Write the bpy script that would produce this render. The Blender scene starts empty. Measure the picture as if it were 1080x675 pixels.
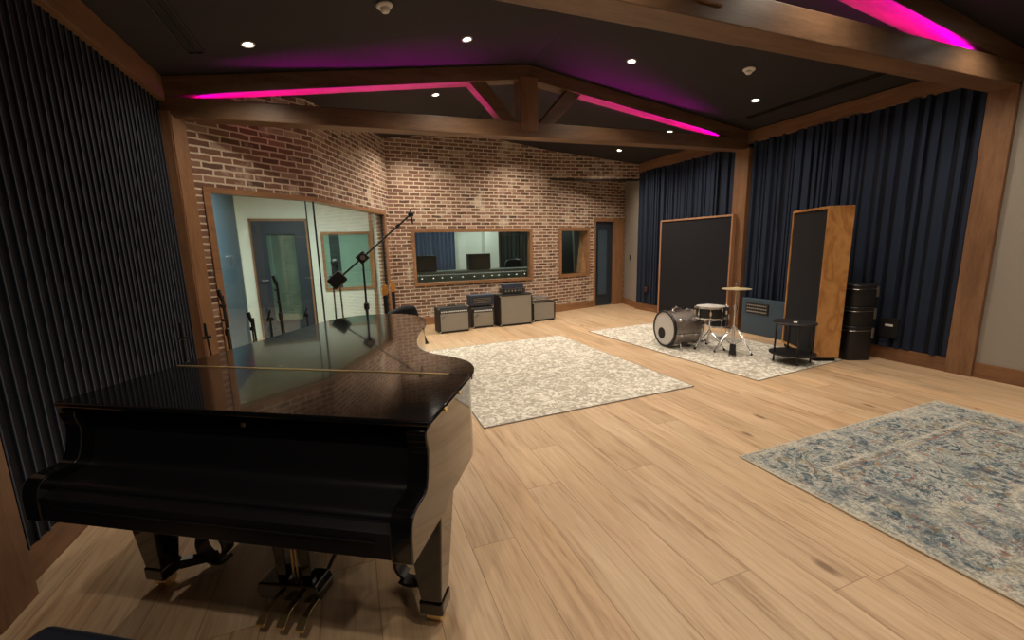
import bpy, bmesh, math, random
from mathutils import Matrix, Vector
random.seed(7)
C = bpy.context.scene.collection
PI = math.pi

# ------------------------------------------------------------------ helpers
class MB:
    """collects shapes into one mesh"""
    def __init__(s): s.v = []; s.f = []; s.m = []; s.cur = 0; s.M = Matrix()
    def add(s, vs, fs):
        b = len(s.v)
        for p in vs: s.v.append(tuple(s.M @ Vector(p)))
        for f in fs: s.f.append([b + i for i in f]); s.m.append(s.cur)
        return s
    def box(s, x0, x1, y0, y1, z0, z1, M=None):
        vs = [(x, y, z) for z in (z0, z1) for y in (y0, y1) for x in (x0, x1)]
        if M is not None: vs = [tuple(M @ Vector(p)) for p in vs]
        return s.add(vs, [(0, 2, 3, 1), (4, 5, 7, 6), (0, 1, 5, 4), (1, 3, 7, 5), (3, 2, 6, 7), (2, 0, 4, 6)])
    def hexa(s, lo, hi):
        """lo, hi: four corners each, same order"""
        return s.add(list(lo) + list(hi), [(3, 2, 1, 0), (4, 5, 6, 7), (0, 1, 5, 4), (1, 2, 6, 5), (2, 3, 7, 6), (3, 0, 4, 7)])
    def prism(s, poly, a, b, ax='z'):
        """polygon extruded from a to b along ax; poly is (x,y) / (y,z) / (x,z)"""
        n = len(poly)
        def P(p, t): return {'z': (p[0], p[1], t), 'x': (t, p[0], p[1]), 'y': (p[0], t, p[1])}[ax]
        vs = [P(p, a) for p in poly] + [P(p, b) for p in poly]
        return s.add(vs, [tuple(range(n - 1, -1, -1)), tuple(range(n, 2 * n))] + [(i, (i + 1) % n, n + (i + 1) % n, n + i) for i in range(n)])
    def cyl(s, p, q, r, r2=None, n=16, cap=True):
        p, q = Vector(p), Vector(q); r2 = r if r2 is None else r2
        d = (q - p).normalized(); u = d.orthogonal().normalized(); w = d.cross(u)
        vs = [tuple(p + (u * math.cos(2 * PI * i / n) + w * math.sin(2 * PI * i / n)) * r) for i in range(n)]
        vs += [tuple(q + (u * math.cos(2 * PI * i / n) + w * math.sin(2 * PI * i / n)) * r2) for i in range(n)]
        fs = [(i, (i + 1) % n, n + (i + 1) % n, n + i) for i in range(n)]
        if cap: fs += [tuple(range(n - 1, -1, -1)), tuple(range(n, 2 * n))]
        return s.add(vs, fs)
    def tube(s, pts, r, n=8, closed=False):
        pts = [Vector(p) for p in pts]; m = len(pts); vs = []; up = None
        for i, p in enumerate(pts):
            a = pts[(i - 1) % m] if (i > 0 or closed) else p
            b = pts[(i + 1) % m] if (i < m - 1 or closed) else p
            d = (b - a).normalized()
            if up is None: up = d.orthogonal().normalized()
            up = (up - d * up.dot(d)).normalized(); w = d.cross(up)
            rr = r[i] if isinstance(r, (list, tuple)) else r
            for k in range(n):
                t = 2 * PI * k / n; vs.append(tuple(p + (up * math.cos(t) + w * math.sin(t)) * rr))
        fs = []
        for i in range(m if closed else m - 1):
            j = (i + 1) % m
            for k in range(n): fs.append((i * n + k, i * n + (k + 1) % n, j * n + (k + 1) % n, j * n + k))
        if not closed: fs += [tuple(range(n - 1, -1, -1)), tuple(range((m - 1) * n, m * n))]
        return s.add(vs, fs)
    def lathe(s, prof, n=32, M=None, ring=False):
        """prof: (r, z) list around local z, closed at both ends when r > 0"""
        vs = []; k = len(prof)
        for i in range(n):
            t = 2 * PI * i / n
            for r, z in prof: vs.append((r * math.cos(t), r * math.sin(t), z))
        if M is not None: vs = [tuple(M @ Vector(p)) for p in vs]
        fs = []
        for i in range(n):
            j = (i + 1) % n
            for a in range(k if ring else k - 1): b = (a + 1) % k; fs.append((i * k + a, j * k + a, j * k + b, i * k + b))
        if ring: return s.add(vs, fs)
        if prof[0][0] > 1e-4: fs.append(tuple(i * k for i in range(n - 1, -1, -1)))
        if prof[-1][0] > 1e-4: fs.append(tuple(i * k + k - 1 for i in range(n)))
        return s.add(vs, fs)
    def ball(s, c, r, n=16, sq=(1, 1, 1)):
        prof = [(math.sin(PI * i / (n // 2)) * r, -math.cos(PI * i / (n // 2)) * r) for i in range(n // 2 + 1)]
        prof[0] = (1e-5, -r); prof[-1] = (1e-5, r)
        return s.lathe(prof, n, Matrix.Translation(c) @ Matrix.Diagonal((*sq, 1)))
    def build(s, name, mat, parent=None, loc=(0, 0, 0), rotz=0, bevel=0, smooth=False, seg=2):
        me = bpy.data.meshes.new(name); me.from_pydata(s.v, [], s.f); me.update()
        bm = bmesh.new(); bm.from_mesh(me); bmesh.ops.remove_doubles(bm, verts=bm.verts, dist=1e-6)
        bmesh.ops.recalc_face_normals(bm, faces=bm.faces); bm.to_mesh(me); bm.free()
        o = bpy.data.objects.new(name, me); C.objects.link(o)
        for m in (mat if isinstance(mat, (list, tuple)) else [mat]): me.materials.append(m)
        if isinstance(mat, (list, tuple)) and len(me.polygons) == len(s.m):
            for p, i in zip(me.polygons, s.m): p.material_index = i
        o.location = loc; o.rotation_euler = (0, 0, rotz)
        if parent is not None: o.parent = parent
        if smooth:
            for p in me.polygons: p.use_smooth = True
            if hasattr(me, 'set_sharp_from_angle'): me.set_sharp_from_angle(angle=math.radians(40))
        if bevel:
            b = o.modifiers.new('bevel', 'BEVEL'); b.width = bevel; b.segments = seg; b.limit_method = 'ANGLE'; b.angle_limit = math.radians(40)
        return o

def tag(o, label=None, cat=None, group=None, kind=None):
    if label: o['label'] = label
    if cat: o['category'] = cat
    if group: o['group'] = group
    if kind: o['kind'] = kind
    return o
def thing(name, label, cat, loc=(0, 0, 0), rotz=0, group=None):
    o = bpy.data.objects.new(name, None); C.objects.link(o); o.empty_display_size = .1
    o.location = loc; o.rotation_euler = (0, 0, rotz)
    return tag(o, label, cat, group)
def copy_tree(o, parent=None):
    c = o.copy(); C.objects.link(c); c.parent = parent
    for ch in [x for x in C.objects if x.parent == o]: copy_tree(ch, c)
    return c
def catmull(pts, n=6, closed=False):
    out = []; m = len(pts)
    for i in range(m if closed else m - 1):
        g = lambda k: pts[k % m] if closed else pts[max(0, min(m - 1, k))]
        p0, p1, p2, p3 = (Vector(g(i + k)) for k in (-1, 0, 1, 2))
        for j in range(n):
            t = j / n
            out.append(tuple(.5 * ((2 * p1) + (p2 - p0) * t + (2 * p0 - 5 * p1 + 4 * p2 - p3) * t * t + (3 * p1 - p0 - 3 * p2 + p3) * t ** 3)))
    if not closed: out.append(tuple(pts[-1]))
    return out

# ------------------------------------------------------------------ materials
class NT:
    def __init__(s, name):
        s.m = bpy.data.materials.new(name); s.m.use_nodes = True; s.t = s.m.node_tree
        s.b = s.t.nodes['Principled BSDF']; s.out = s.t.nodes['Material Output']
    def n(s, typ, **kw):
        x = s.t.nodes.new(typ)
        for k, v in kw.items():
            if k in x.inputs.keys(): x.inputs[k].default_value = v
            else: setattr(x, k, v)
        return x
    def l(s, a, b): s.t.links.new(a, b)
    def math(s, op, a, b=0.0, c=0.0):
        x = s.t.nodes.new('ShaderNodeMath'); x.operation = op
        for i, v in enumerate((a, b, c)):
            if isinstance(v, (int, float)): x.inputs[i].default_value = v
            else: s.l(v, x.inputs[i])
        return x.outputs[0]
    def mix(s, fac, a, b, blend='MIX'):
        x = s.t.nodes.new('ShaderNodeMix'); x.data_type = 'RGBA'; x.blend_type = blend
        for sock, v in ((x.inputs[0], fac), (x.inputs[6], a), (x.inputs[7], b)):
            if isinstance(v, (int, float)): sock.default_value = v
            elif isinstance(v, tuple): sock.default_value = (*v[:3], 1)
            else: s.l(v, sock)
        return x.outputs[2]
    def ramp(s, fac, stops, interp='LINEAR'):
        x = s.t.nodes.new('ShaderNodeValToRGB'); x.color_ramp.interpolation = interp; e = x.color_ramp.elements
        while len(e) < len(stops): e.new(.5)
        for q, (p, c) in zip(e, stops): q.position = p; q.color = (*(c if isinstance(c, tuple) else (c, c, c)), 1)
        s.l(fac, x.inputs[0]); return x.outputs[0]
    def obj(s): return s.n('ShaderNodeTexCoord').outputs['Object']
    def noise(s, vec, scale, detail=3, rough=.5, dist=0.0, sc=None):
        if sc: 
            mp = s.n('ShaderNodeMapping'); mp.inputs['Scale'].default_value = sc; s.l(vec, mp.inputs[0]); vec = mp.outputs[0]
        x = s.n('ShaderNodeTexNoise'); x.inputs['Scale'].default_value = scale; x.inputs['Detail'].default_value = detail
        x.inputs['Roughness'].default_value = rough; x.inputs['Distortion'].default_value = dist; s.l(vec, x.inputs['Vector']); return x
    def bump(s, h, strength=.3, dist=.01):
        x = s.n('ShaderNodeBump'); x.inputs['Strength'].default_value = strength; x.inputs['Distance'].default_value = dist
        s.l(h, x.inputs['Height']); s.l(x.outputs[0], s.b.inputs['Normal'])
    def set(s, col=None, rough=.5, metal=0.0, coat=0.0, spec=None, **k):
        if isinstance(col, tuple): s.b.inputs['Base Color'].default_value = (*col, 1)
        elif col is not None: s.l(col, s.b.inputs['Base Color'])
        if isinstance(rough, (int, float)): s.b.inputs['Roughness'].default_value = rough
        else: s.l(rough, s.b.inputs['Roughness'])
        s.b.inputs['Metallic'].default_value = metal; s.b.inputs['Coat Weight'].default_value = coat
        if spec is not None: s.b.inputs['Specular IOR Level'].default_value = spec
        return s.m
def plain(name, col, rough=.5, metal=0.0, var=.15, scale=12, coat=0.0, spec=None, bump=0.0):
    t = NT(name); nz = t.noise(t.obj(), scale, 4)
    c = t.mix(nz.outputs[0], tuple(x * (1 - var) for x in col), tuple(min(1, x * (1 + var)) for x in col))
    if bump: t.bump(nz.outputs[0], bump, .003)
    return t.set(c, rough, metal, coat, spec)
def emit(name, col, strength):
    t = NT(name); t.set((0, 0, 0), .5); t.b.inputs['Emission Color'].default_value = (*col, 1); t.b.inputs['Emission Strength'].default_value = strength
    return t.m
def wood(name, a, b, rough=.5, axis='x', scale=5, knots=True, coat=0.0):
    """grain runs along the object's axis"""
    t = NT(name); o = t.obj(); sc = {'x': (.12, 1, 1), 'y': (1, .12, 1), 'z': (1, 1, .12)}[axis]
    n1 = t.noise(o, scale * 2, 5, .6, .6, sc); n2 = t.noise(o, scale * 14, 3, .6, .2, sc); n3 = t.noise(o, 1.3, 2)
    f = t.math('ADD', t.math('MULTIPLY', n1.outputs[0], .65), t.math('MULTIPLY', n2.outputs[0], .35))
    c = t.ramp(f, [(.34, a), (.66, b)])
    c = t.mix(t.math('MULTIPLY', n3.outputs[0], .35), c, tuple(x * .6 for x in a))
    if knots:
        vo = t.n('ShaderNodeTexVoronoi'); vo.inputs['Scale'].default_value = 1.7; t.l(o, vo.inputs['Vector'])
        c = t.mix(t.ramp(vo.outputs['Distance'], [(.02, .75), (.06, 0.0)]), c, tuple(x * .35 for x in a))
    t.bump(f, .12, .002)
    return t.set(c, rough, coat=coat)

M = {}
M['beam_x'] = wood('stained oak beam', (.115, .060, .032), (.24, .137, .074), .42, 'x')
M['beam_y'] = wood('stained oak header', (.16, .077, .037), (.31, .165, .083), .45, 'y')
M['beam_z'] = wood('stained oak post', (.17, .08, .038), (.33, .175, .09), .45, 'z')
M['trim_x'] = wood('oak trim along x', (.24, .115, .052), (.42, .225, .11), .45, 'x', 8)
M['trim_z'] = wood('oak trim along z', (.24, .115, .052), (.42, .225, .11), .45, 'z', 8)
M['base'] = wood('oak baseboard', (.17, .08, .038), (.31, .155, .075), .45, 'y', 8, False)
M['gobo_wood'] = wood('light wood gobo frame', (.34, .17, .085), (.56, .31, .18), .4, 'z', 9, False)
M['brick_none'] = None

def brick_mat(name, dark):
    t = NT(name); o = t.obj()
    sx = t.n('ShaderNodeSeparateXYZ'); t.l(o, sx.inputs[0])
    wob = t.noise(o, 7, 2)
    vec = t.n('ShaderNodeCombineXYZ')
    t.l(t.math('ADD', sx.outputs['X'], t.math('MULTIPLY', wob.outputs[0], .03)), vec.inputs[0])
    t.l(t.math('ADD', sx.outputs['Z'], t.math('MULTIPLY', t.noise(o, 9, 2).outputs[0], .022)), vec.inputs[1])
    br = t.n('ShaderNodeTexBrick'); br.offset = .5; br.inputs['Scale'].default_value = 1
    br.inputs['Brick Width'].default_value = .20; br.inputs['Row Height'].default_value = .067
    br.inputs['Mortar Size'].default_value = .0105; br.inputs['Mortar Smooth'].default_value = .35; br.inputs['Bias'].default_value = 0
    br.inputs['Color1'].default_value = (0, 0, 0, 1); br.inputs['Color2'].default_value = (1, 1, 1, 1)
    t.l(vec.outputs[0], br.inputs['Vector'])
    k = dark
    cb = t.ramp(br.outputs['Color'], [(0, (.045 * k, .024 * k, .018 * k)), (.16, (.16 * k, .078 * k, .05 * k)), (.5, (.22 * k, .108 * k, .07 * k)), (.82, (.34 * k, .19 * k, .13 * k)), (1, (.58 * k, .43 * k, .34 * k))])
    fine = t.noise(o, 45, 5, .7)
    cb = t.mix(t.math('MULTIPLY', fine.outputs[0], .6), cb, (.22 * k, .12 * k, .09 * k))
    wash = t.noise(o, 2.4, 6, .65, .4)                               # lime smears left on some bricks
    cb = t.mix(t.ramp(wash.outputs[0], [(.55, 0.0), (.68, .85)]), cb, (.66, .56, .45))
    mo = t.mix(fine.outputs[0], (.55 * k, .46 * k, .35 * k), (.80 * k, .70 * k, .56 * k))
    c = t.mix(br.outputs['Fac'], cb, mo)
    h = t.math('ADD', t.math('MULTIPLY', t.math('SUBTRACT', 1.0, br.outputs['Fac']), .8), t.math('MULTIPLY', fine.outputs[0], .3))
    t.bump(h, .9, .012)
    return t.set(c, .88)
M['brick'] = brick_mat('reclaimed brick with pale mortar', 1.0)

def floor_mat():
    t = NT('wide oak planks'); o = t.obj(); s = t.n('ShaderNodeSeparateXYZ'); t.l(o, s.inputs[0])
    W = .23; L = 2.3
    rx = t.math('DIVIDE', s.outputs['X'], W); row = t.math('FLOOR', rx)
    wn = t.n('ShaderNodeTexWhiteNoise', noise_dimensions='1D'); t.l(row, wn.inputs['W'])
    ry = t.math('ADD', t.math('DIVIDE', s.outputs['Y'], L), t.math('MULTIPLY', wn.outputs[0], 7.0)); idx = t.math('FLOOR', ry)
    cv = t.n('ShaderNodeCombineXYZ'); t.l(row, cv.inputs[0]); t.l(idx, cv.inputs[1])
    w2 = t.n('ShaderNodeTexWhiteNoise', noise_dimensions='2D'); t.l(cv.outputs[0], w2.inputs['Vector'])
    off = t.n('ShaderNodeVectorMath'); off.operation = 'MULTIPLY_ADD'; t.l(w2.outputs['Color'], off.inputs[0]); off.inputs[1].default_value = (9, 9, 9); t.l(o, off.inputs[2])
    g1 = t.noise(off.outputs[0], 7, 5, .62, 1.1, (1, .10, 1)); g2 = t.noise(off.outputs[0], 60, 3, .6, .3, (1, .05, 1))
    g = t.math('ADD', t.math('MULTIPLY', g1.outputs[0], .58), t.math('MULTIPLY', g2.outputs[0], .42))
    c = t.ramp(g, [(.34, (.38, .245, .145)), (.47, (.56, .395, .245)), (.68, (.70, .53, .355))])
    tone = t.ramp(w2.outputs[0], [(0, (.84, .80, .76)), (.5, (1, 1, 1)), (1, (1.0, .94, .88))])
    c = t.mix(1.0, c, tone, 'MULTIPLY')
    # knots and mineral streaks
    mp = t.n('ShaderNodeMapping'); mp.inputs['Scale'].default_value = (1, .4, 1); t.l(off.outputs[0], mp.inputs[0])
    vo = t.n('ShaderNodeTexVoronoi', voronoi_dimensions='2D'); vo.inputs['Scale'].default_value = 1.1; t.l(mp.outputs[0], vo.inputs['Vector'])
    c = t.mix(t.ramp(t.math('ADD', vo.outputs['Distance'], t.math('MULTIPLY', g1.outputs[0], .03)), [(.028, .8), (.050, 0.0)]), c, (.15, .08, .04))
    c = t.mix(t.ramp(t.noise(off.outputs[0], 3.2, 4, .7, 1.5, (1, .16, 1)).outputs[0], [(.62, 0.0), (.76, .55)]), c, (.25, .15, .085))
    ex = t.math('PINGPONG', rx, .5)
    ey = t.math('MULTIPLY', t.math('PINGPONG', ry, .5), L)
    gx = t.math('LESS_THAN', ex, .009); gy = t.math('LESS_THAN', ey, .0016)
    gap = t.math('MAXIMUM', gx, gy)
    c = t.mix(t.math('MULTIPLY', gap, .6), c, (.14, .075, .035))
    t.bump(t.math('SUBTRACT', t.math('MULTIPLY', g, .25), gap), .25, .002)
    return t.set(c, t.math('ADD', t.math('MULTIPLY', g1.outputs[0], .2), .34))
M['floor'] = floor_mat()

M['ceiling'] = plain('matt black ceiling', (.0145, .0115, .0145), .75, var=.2, scale=3)
M['slat'] = plain('navy slat felt', (.012, .016, .03), .9, var=.2, scale=30, bump=.2)
M['slat_edge'] = plain('grey navy slat edge', (.055, .075, .115), .8, var=.15, scale=30)  # paler than the slat: light catching the edges is put into the colour
M['slat_back'] = plain('deep navy felt backing', (.0035, .005, .012), .95, var=.2, scale=20)
M['pleat'] = plain('navy pleated acoustic fabric', (.0075, .0165, .041), .9, var=.22, scale=40, bump=.3)
M['grey_wall'] = plain('warm grey fabric wall', (.34, .31, .27), .9, var=.06, scale=60, bump=.15)
M['white_wall'] = plain('white painted wall', (.66, .70, .66), .7, var=.03, scale=3)
M['navy_paint'] = plain('slate blue paint', (.050, .085, .125), .5, var=.08, scale=4)
M['dark_navy'] = plain('dark navy door paint', (.022, .032, .048), .45, var=.08, scale=4)
M['blue_door'] = plain('mid blue door paint', (.05, .095, .145), .5, var=.08, scale=4)
M['black_lacquer'] = plain('black piano lacquer', (.004, .004, .0045), .11, var=.1, scale=3, coat=.6)
M['lacquer_soft'] = plain('black lacquer, softer sheen', (.008, .008, .010), .36, var=.1, scale=3, coat=.2)
M['black_satin'] = plain('satin black', (.010, .010, .012), .42, var=.15)
M['black_fabric'] = plain('black gobo fabric', (.0045, .0048, .0085), .95, var=.25, scale=80, bump=.2)
M['tolex'] = plain('black tolex', (.013, .012, .012), .6, var=.4, scale=150, bump=.5)
M['chrome'] = plain('chrome', (.72, .72, .74), .18, 1.0, var=.05)
M['steel'] = plain('brushed steel', (.45, .45, .46), .3, 1.0, var=.1)
M['brass'] = plain('polished brass', (.85, .66, .34), .33, 1.0, var=.08)
M['cymbal'] = plain('cast bronze cymbal', (.80, .68, .42), .5, 1.0, var=.15, scale=30)
M['rubber'] = plain('black rubber', (.008, .008, .008), .8)
M['skin'] = plain('drum head film', (.56, .55, .54), .5, var=.04)
M['white_plastic'] = plain('white plastic', (.72, .70, .66), .45, var=.03)
M['bench'] = plain('dark blue black vinyl', (.012, .016, .028), .4, var=.2)
M['dark_blue_tolex'] = plain('dark blue tolex', (.03, .045, .08), .55, var=.3, scale=120)
M['orange_wood'] = wood('amber guitar wood', (.50, .20, .04), (.72, .36, .09), .3, 'z', 8, False)
M['monitor_grey'] = plain('charcoal speaker cabinet', (.035, .036, .034), .6)
M['console_grey'] = plain('grey green console metal', (.16, .19, .17), .5)
M['curtain'] = plain('slate blue curtain', (.07, .105, .19), .9, var=.2, scale=20)
M['led'] = emit('magenta led strip', (1.0, .0, .66), 62)
M['lamp'] = emit('downlight lens', (1.0, .93, .80), 26)
M['tiny_white'] = emit('small white console lights', (1, .95, .85), 1.6)
M['red_led'] = emit('small red indicator', (1, .05, .03), 1.5)

def weave(name, a, b):
    t = NT(name); o = t.obj()
    w = t.n('ShaderNodeTexWave'); w.bands_direction = 'X'; w.inputs['Scale'].default_value = 60; t.l(o, w.inputs[0])
    w2 = t.n('ShaderNodeTexWave'); w2.bands_direction = 'Z'; w2.inputs['Scale'].default_value = 60; t.l(o, w2.inputs[0])
    f = t.math('MULTIPLY', w.outputs[1], w2.outputs[1]); c = t.mix(f, a, b); c = t.mix(t.math('MULTIPLY', t.noise(o, 9, 2).outputs[0], .3), c, tuple(x * .7 for x in a))
    t.bump(f, .3, .002); return t.set(c, .75)
M['grille'] = weave('silver grille cloth', (.26, .245, .21), (.48, .455, .40))
def sparkle():
    t = NT('silver sparkle wrap'); o = t.obj(); vo = t.n('ShaderNodeTexVoronoi'); vo.inputs['Scale'].default_value = 260; t.l(o, vo.inputs['Vector'])
    c = t.mix(t.ramp(vo.outputs['Color'], [(.3, 0.0), (.9, 1.0)]), (.25, .21, .19), (.62, .56, .52)); return t.set(c, .32, .75)
M['sparkle'] = sparkle()
def ply():
    t = NT('birch plywood side'); o = t.obj()
    n1 = t.noise(o, 2.6, 3, .5, 2.2, (1, 1, .55)); f = t.math('PINGPONG', t.math('MULTIPLY', n1.outputs[0], 7.0), 1.0)
    c = t.ramp(f, [(0, (.34, .15, .04)), (.6, (.50, .245, .075)), (1, (.57, .30, .105))]); 
    c = t.mix(t.math('MULTIPLY', t.noise(o, 40, 2, .5, 0, (1, 1, .06)).outputs[0], .4), c, (.48, .21, .07))
    return t.set(c, .35, coat=.2)
M['ply'] = ply()
def glass(name, tint, refl=.0):
    m = bpy.data.materials.new(name); m.use_nodes = True; nt = m.node_tree; nt.nodes.clear()
    out = nt.nodes.new('ShaderNodeOutputMaterial'); tr = nt.nodes.new('ShaderNodeBsdfTransparent'); tr.inputs[0].default_value = (*tint, 1)
    gl = nt.nodes.new('ShaderNodeBsdfGlossy'); gl.inputs['Roughness'].default_value = .01; gl.inputs[0].default_value = (.9, .9, .9, 1)
    fr = nt.nodes.new('ShaderNodeLayerWeight'); fr.inputs[0].default_value = .5; pw = nt.nodes.new('ShaderNodeMath'); pw.operation = 'POWER'; pw.inputs[1].default_value = 5
    ad = nt.nodes.new('ShaderNodeMath'); ad.operation = 'MULTIPLY_ADD'; ad.inputs[1].default_value = .85; ad.inputs[2].default_value = .035 + refl; nt.links.new(fr.outputs['Facing'], pw.inputs[0])
    mx = nt.nodes.new('ShaderNodeMixShader'); L = nt.links.new
    L(pw.outputs[0], ad.inputs[0]); L(ad.outputs[0], mx.inputs[0]); L(tr.outputs[0], mx.inputs[1]); L(gl.outputs[0], mx.inputs[2]); L(mx.outputs[0], out.inputs[0])
    return m
M['glass'] = glass('studio window glass', (.91, .96, .93), .015)
def rug_pale(name, seed):
    t = NT(name); o = t.obj(); mp = t.n('ShaderNodeMapping'); mp.inputs['Location'].default_value = (seed, seed * .7, 0); t.l(o, mp.inputs[0]); o = mp.outputs[0]
    n1 = t.noise(o, 9, 3, .55, 2.4); n2 = t.noise(o, 26, 3, .6, 1.0)
    vo = t.n('ShaderNodeTexVoronoi', feature='DISTANCE_TO_EDGE'); vo.inputs['Scale'].default_value = 8; t.l(o, vo.inputs['Vector'])
    f = t.math('ADD', t.math('MULTIPLY', n1.outputs[0], .75), t.math('MULTIPLY', n2.outputs[0], .25))
    c = t.ramp(f, [(.40, (.40, .37, .31)), (.49, (.52, .49, .42)), (.53, (.72, .69, .62)), (.62, (.80, .77, .70))])
    c = t.mix(t.ramp(vo.outputs['Distance'], [(.02, .4), (.07, 0.0)]), c, (.42, .40, .34))
    t.bump(t.noise(o, 300, 2).outputs[0], .5, .004)
    return t.set(c, .95, spec=.1)
M['rug_pale'] = rug_pale('cream and grey mottled rug', 3.1)
M['rug_pale_b'] = rug_pale('cream and grey mottled rug, paler', 8.4)
def rug_persian(hx, hy):
    t = NT('distressed blue and cream rug'); o = t.obj(); s = t.n('ShaderNodeSeparateXYZ'); t.l(o, s.inputs[0])
    ax = t.math('ABSOLUTE', s.outputs['X']); ay = t.math('ABSOLUTE', s.outputs['Y'])
    ed = t.math('MINIMUM', t.math('SUBTRACT', hx, ax), t.math('SUBTRACT', hy, ay))      # distance to the edge
    # mirrored coordinates so that motifs repeat about the middle
    cv = t.n('ShaderNodeCombineXYZ'); t.l(ax, cv.inputs[0]); t.l(ay, cv.inputs[1])
    fl = t.noise(cv.outputs[0], 8.5, 4, .62, 2.6); fl2 = t.noise(cv.outputs[0], 21, 3, .6, 2.2); big = t.noise(o, 1.7, 4, .6, .8)
    c = t.ramp(fl.outputs[0], [(.36, (.035, .06, .09)), (.45, (.17, .22, .24)), (.50, (.30, .34, .34)), (.53, (.62, .60, .52)), (.585, (.20, .25, .27)), (.66, (.58, .55, .47))])
    c = t.mix(t.ramp(fl2.outputs[0], [(.58, 0.0), (.63, .8)]), c, (.58, .54, .45))
    c = t.mix(t.ramp(fl2.outputs[0], [(.30, .85), (.38, 0.0)]), c, (.10, .14, .20))
    rust = t.noise(cv.outputs[0], 12, 2, .5, 1.5); c = t.mix(t.ramp(rust.outputs[0], [(.61, 0.0), (.65, .7)]), c, (.27, .085, .045))
    och = t.noise(o, 6.3, 3, .5, 1.2); c = t.mix(t.ramp(och.outputs[0], [(.56, 0.0), (.66, .5)]), c, (.36, .27, .12))
    # medallion: scalloped rings about the centre
    r = t.math('SQRT', t.math('ADD', t.math('POWER', t.math('MULTIPLY', s.outputs['X'], 1.0), 2.0), t.math('POWER', t.math('MULTIPLY', s.outputs['Y'], 1.35), 2.0)))
    rr = t.math('ADD', r, t.math('MULTIPLY', t.noise(cv.outputs[0], 4, 2, .5, 1).outputs[0], .25))
    c = t.mix(t.ramp(rr, [(.60, .55), (.68, 0.0)]), c, (.13, .18, .24))
    c = t.mix(t.ramp(t.math('ABSOLUTE', t.math('SUBTRACT', rr, .78)), [(.0, .8), (.05, 0.0)]), c, (.63, .60, .52))
    for pos, wdt, colr in ((.045, .03, (.62, .58, .48)), (.10, .010, (.17, .20, .24)), (.36, .018, (.64, .60, .50)), (.40, .010, (.30, .15, .09)), (.43, .012, (.15, .19, .25))):
        c = t.mix(t.ramp(t.math('ABSOLUTE', t.math('SUBTRACT', ed, pos)), [(0, .75), (wdt, 0.0)]), c, colr)
    c = t.mix(t.ramp(ed, [(.018, 1.0), (.024, 0.0)]), c, (.60, .56, .46))
    blot = t.noise(o, 1.5, 5, .65, 1.2); c = t.mix(t.ramp(blot.outputs[0], [(.50, 0.0), (.60, .5)]), c, (.15, .19, .215))
    cre = t.noise(o, 2.2, 5, .7, 1.0, (1, 1, 1)); c = t.mix(t.ramp(cre.outputs[0], [(.54, 0.0), (.62, .7)]), c, (.60, .575, .50))
    gr = t.noise(o, 70, 3, .7); c = t.mix(t.ramp(gr.outputs[0], [(.42, .5), (.55, 0.0)]), c, (.07, .09, .11))
    wear = t.noise(o, 3.5, 6, .7, .4); c = t.mix(t.ramp(wear.outputs[0], [(.55, 0.0), (.75, .45)]), c, (.60, .58, .52))
    st = t.noise(o, 5, 4, .6, 0, (1, .07, 1)); c = t.mix(t.ramp(st.outputs[0], [(.58, 0.0), (.75, .4)]), c, (.72, .70, .66))
    t.bump(t.noise(o, 300, 2).outputs[0], .5, .004)
    return t.set(c, .95, spec=.1)

# ------------------------------------------------------------------ room measures (metres)
XL, XR = -1.51, 6.17
APX, APZ = 2.25, 3.69
def zc(x):  # underside of the sloped ceiling
    return 3.10 + (x + 1.5) * (APZ - 3.10) / (APX + 1.5) if x < APX else 3.22 + (6.18 - x) * (APZ - 3.22) / (6.18 - APX)
YB = -2.6
def struct(o): o['kind'] = 'structure'; return o

struct(MB().box(-2.4, 7.4, YB - .2, 12.6, -.1, 0).build('floor', M['floor']))
m = MB()
for x0, x1 in ((-2.4, APX), (APX, 7.4)):
    m.hexa([(x0, YB - .2, zc(x0)), (x1, YB - .2, zc(x1)), (x1, 9.3, zc(x1)), (x0, 9.3, zc(x0))], [(x0, YB - .2, zc(x0) + .1), (x1, YB - .2, zc(x1) + .1), (x1, 9.3, zc(x1) + .1), (x0, 9.3, zc(x0) + .1)])
struct(m.build('ceiling', M['ceiling']))

def wall(name, a, b, mat, holes=(), z0=0.0, top=None, th=.14, splits=(), kind=True, parent=None):
    """wall from a to b (plan), thick away from the room (left-hand side of a->b), local x along it"""
    ax, ay = a; bx, by = b; L = math.hypot(bx - ax, by - ay); ang = math.atan2(by - ay, bx - ax)
    xs = sorted({0, L, *splits, *[h[0] for h in holes], *[h[1] for h in holes]}); zs = sorted({z0, *[h[2] for h in holes if h[2] > z0], *[h[3] for h in holes]})
    def tz(s): 
        return (zc(ax + (bx - ax) * s / L) + .02) if top is None else top
    m = MB()
    for s0, s1 in zip(xs, xs[1:]):
        for k, q in enumerate(zs):
            last = k == len(zs) - 1; q1 = None if last else zs[k + 1]
            mid = ((s0 + s1) / 2, q + .01)
            if any(h[0] - 1e-6 <= mid[0] <= h[1] + 1e-6 and h[2] <= mid[1] < h[3] for h in holes): continue
            za, zb = (tz(s0), tz(s1)) if last else (q1, q1)
            m.hexa([(s0, 0, q), (s1, 0, q), (s1, th, q), (s0, th, q)], [(s0, 0, za), (s1, 0, zb), (s1, th, zb), (s0, th, za)])
    o = m.build(name, mat, parent, (ax, ay, 0), ang)
    if kind: struct(o)
    return o
def on_wall(a, b, s, off=0.0, z=0.0):
    L = math.hypot(b[0] - a[0], b[1] - a[1]); d = ((b[0] - a[0]) / L, (b[1] - a[1]) / L)
    return (a[0] + d[0] * s - d[1] * off, a[1] + d[1] * s + d[0] * off, z)

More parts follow.
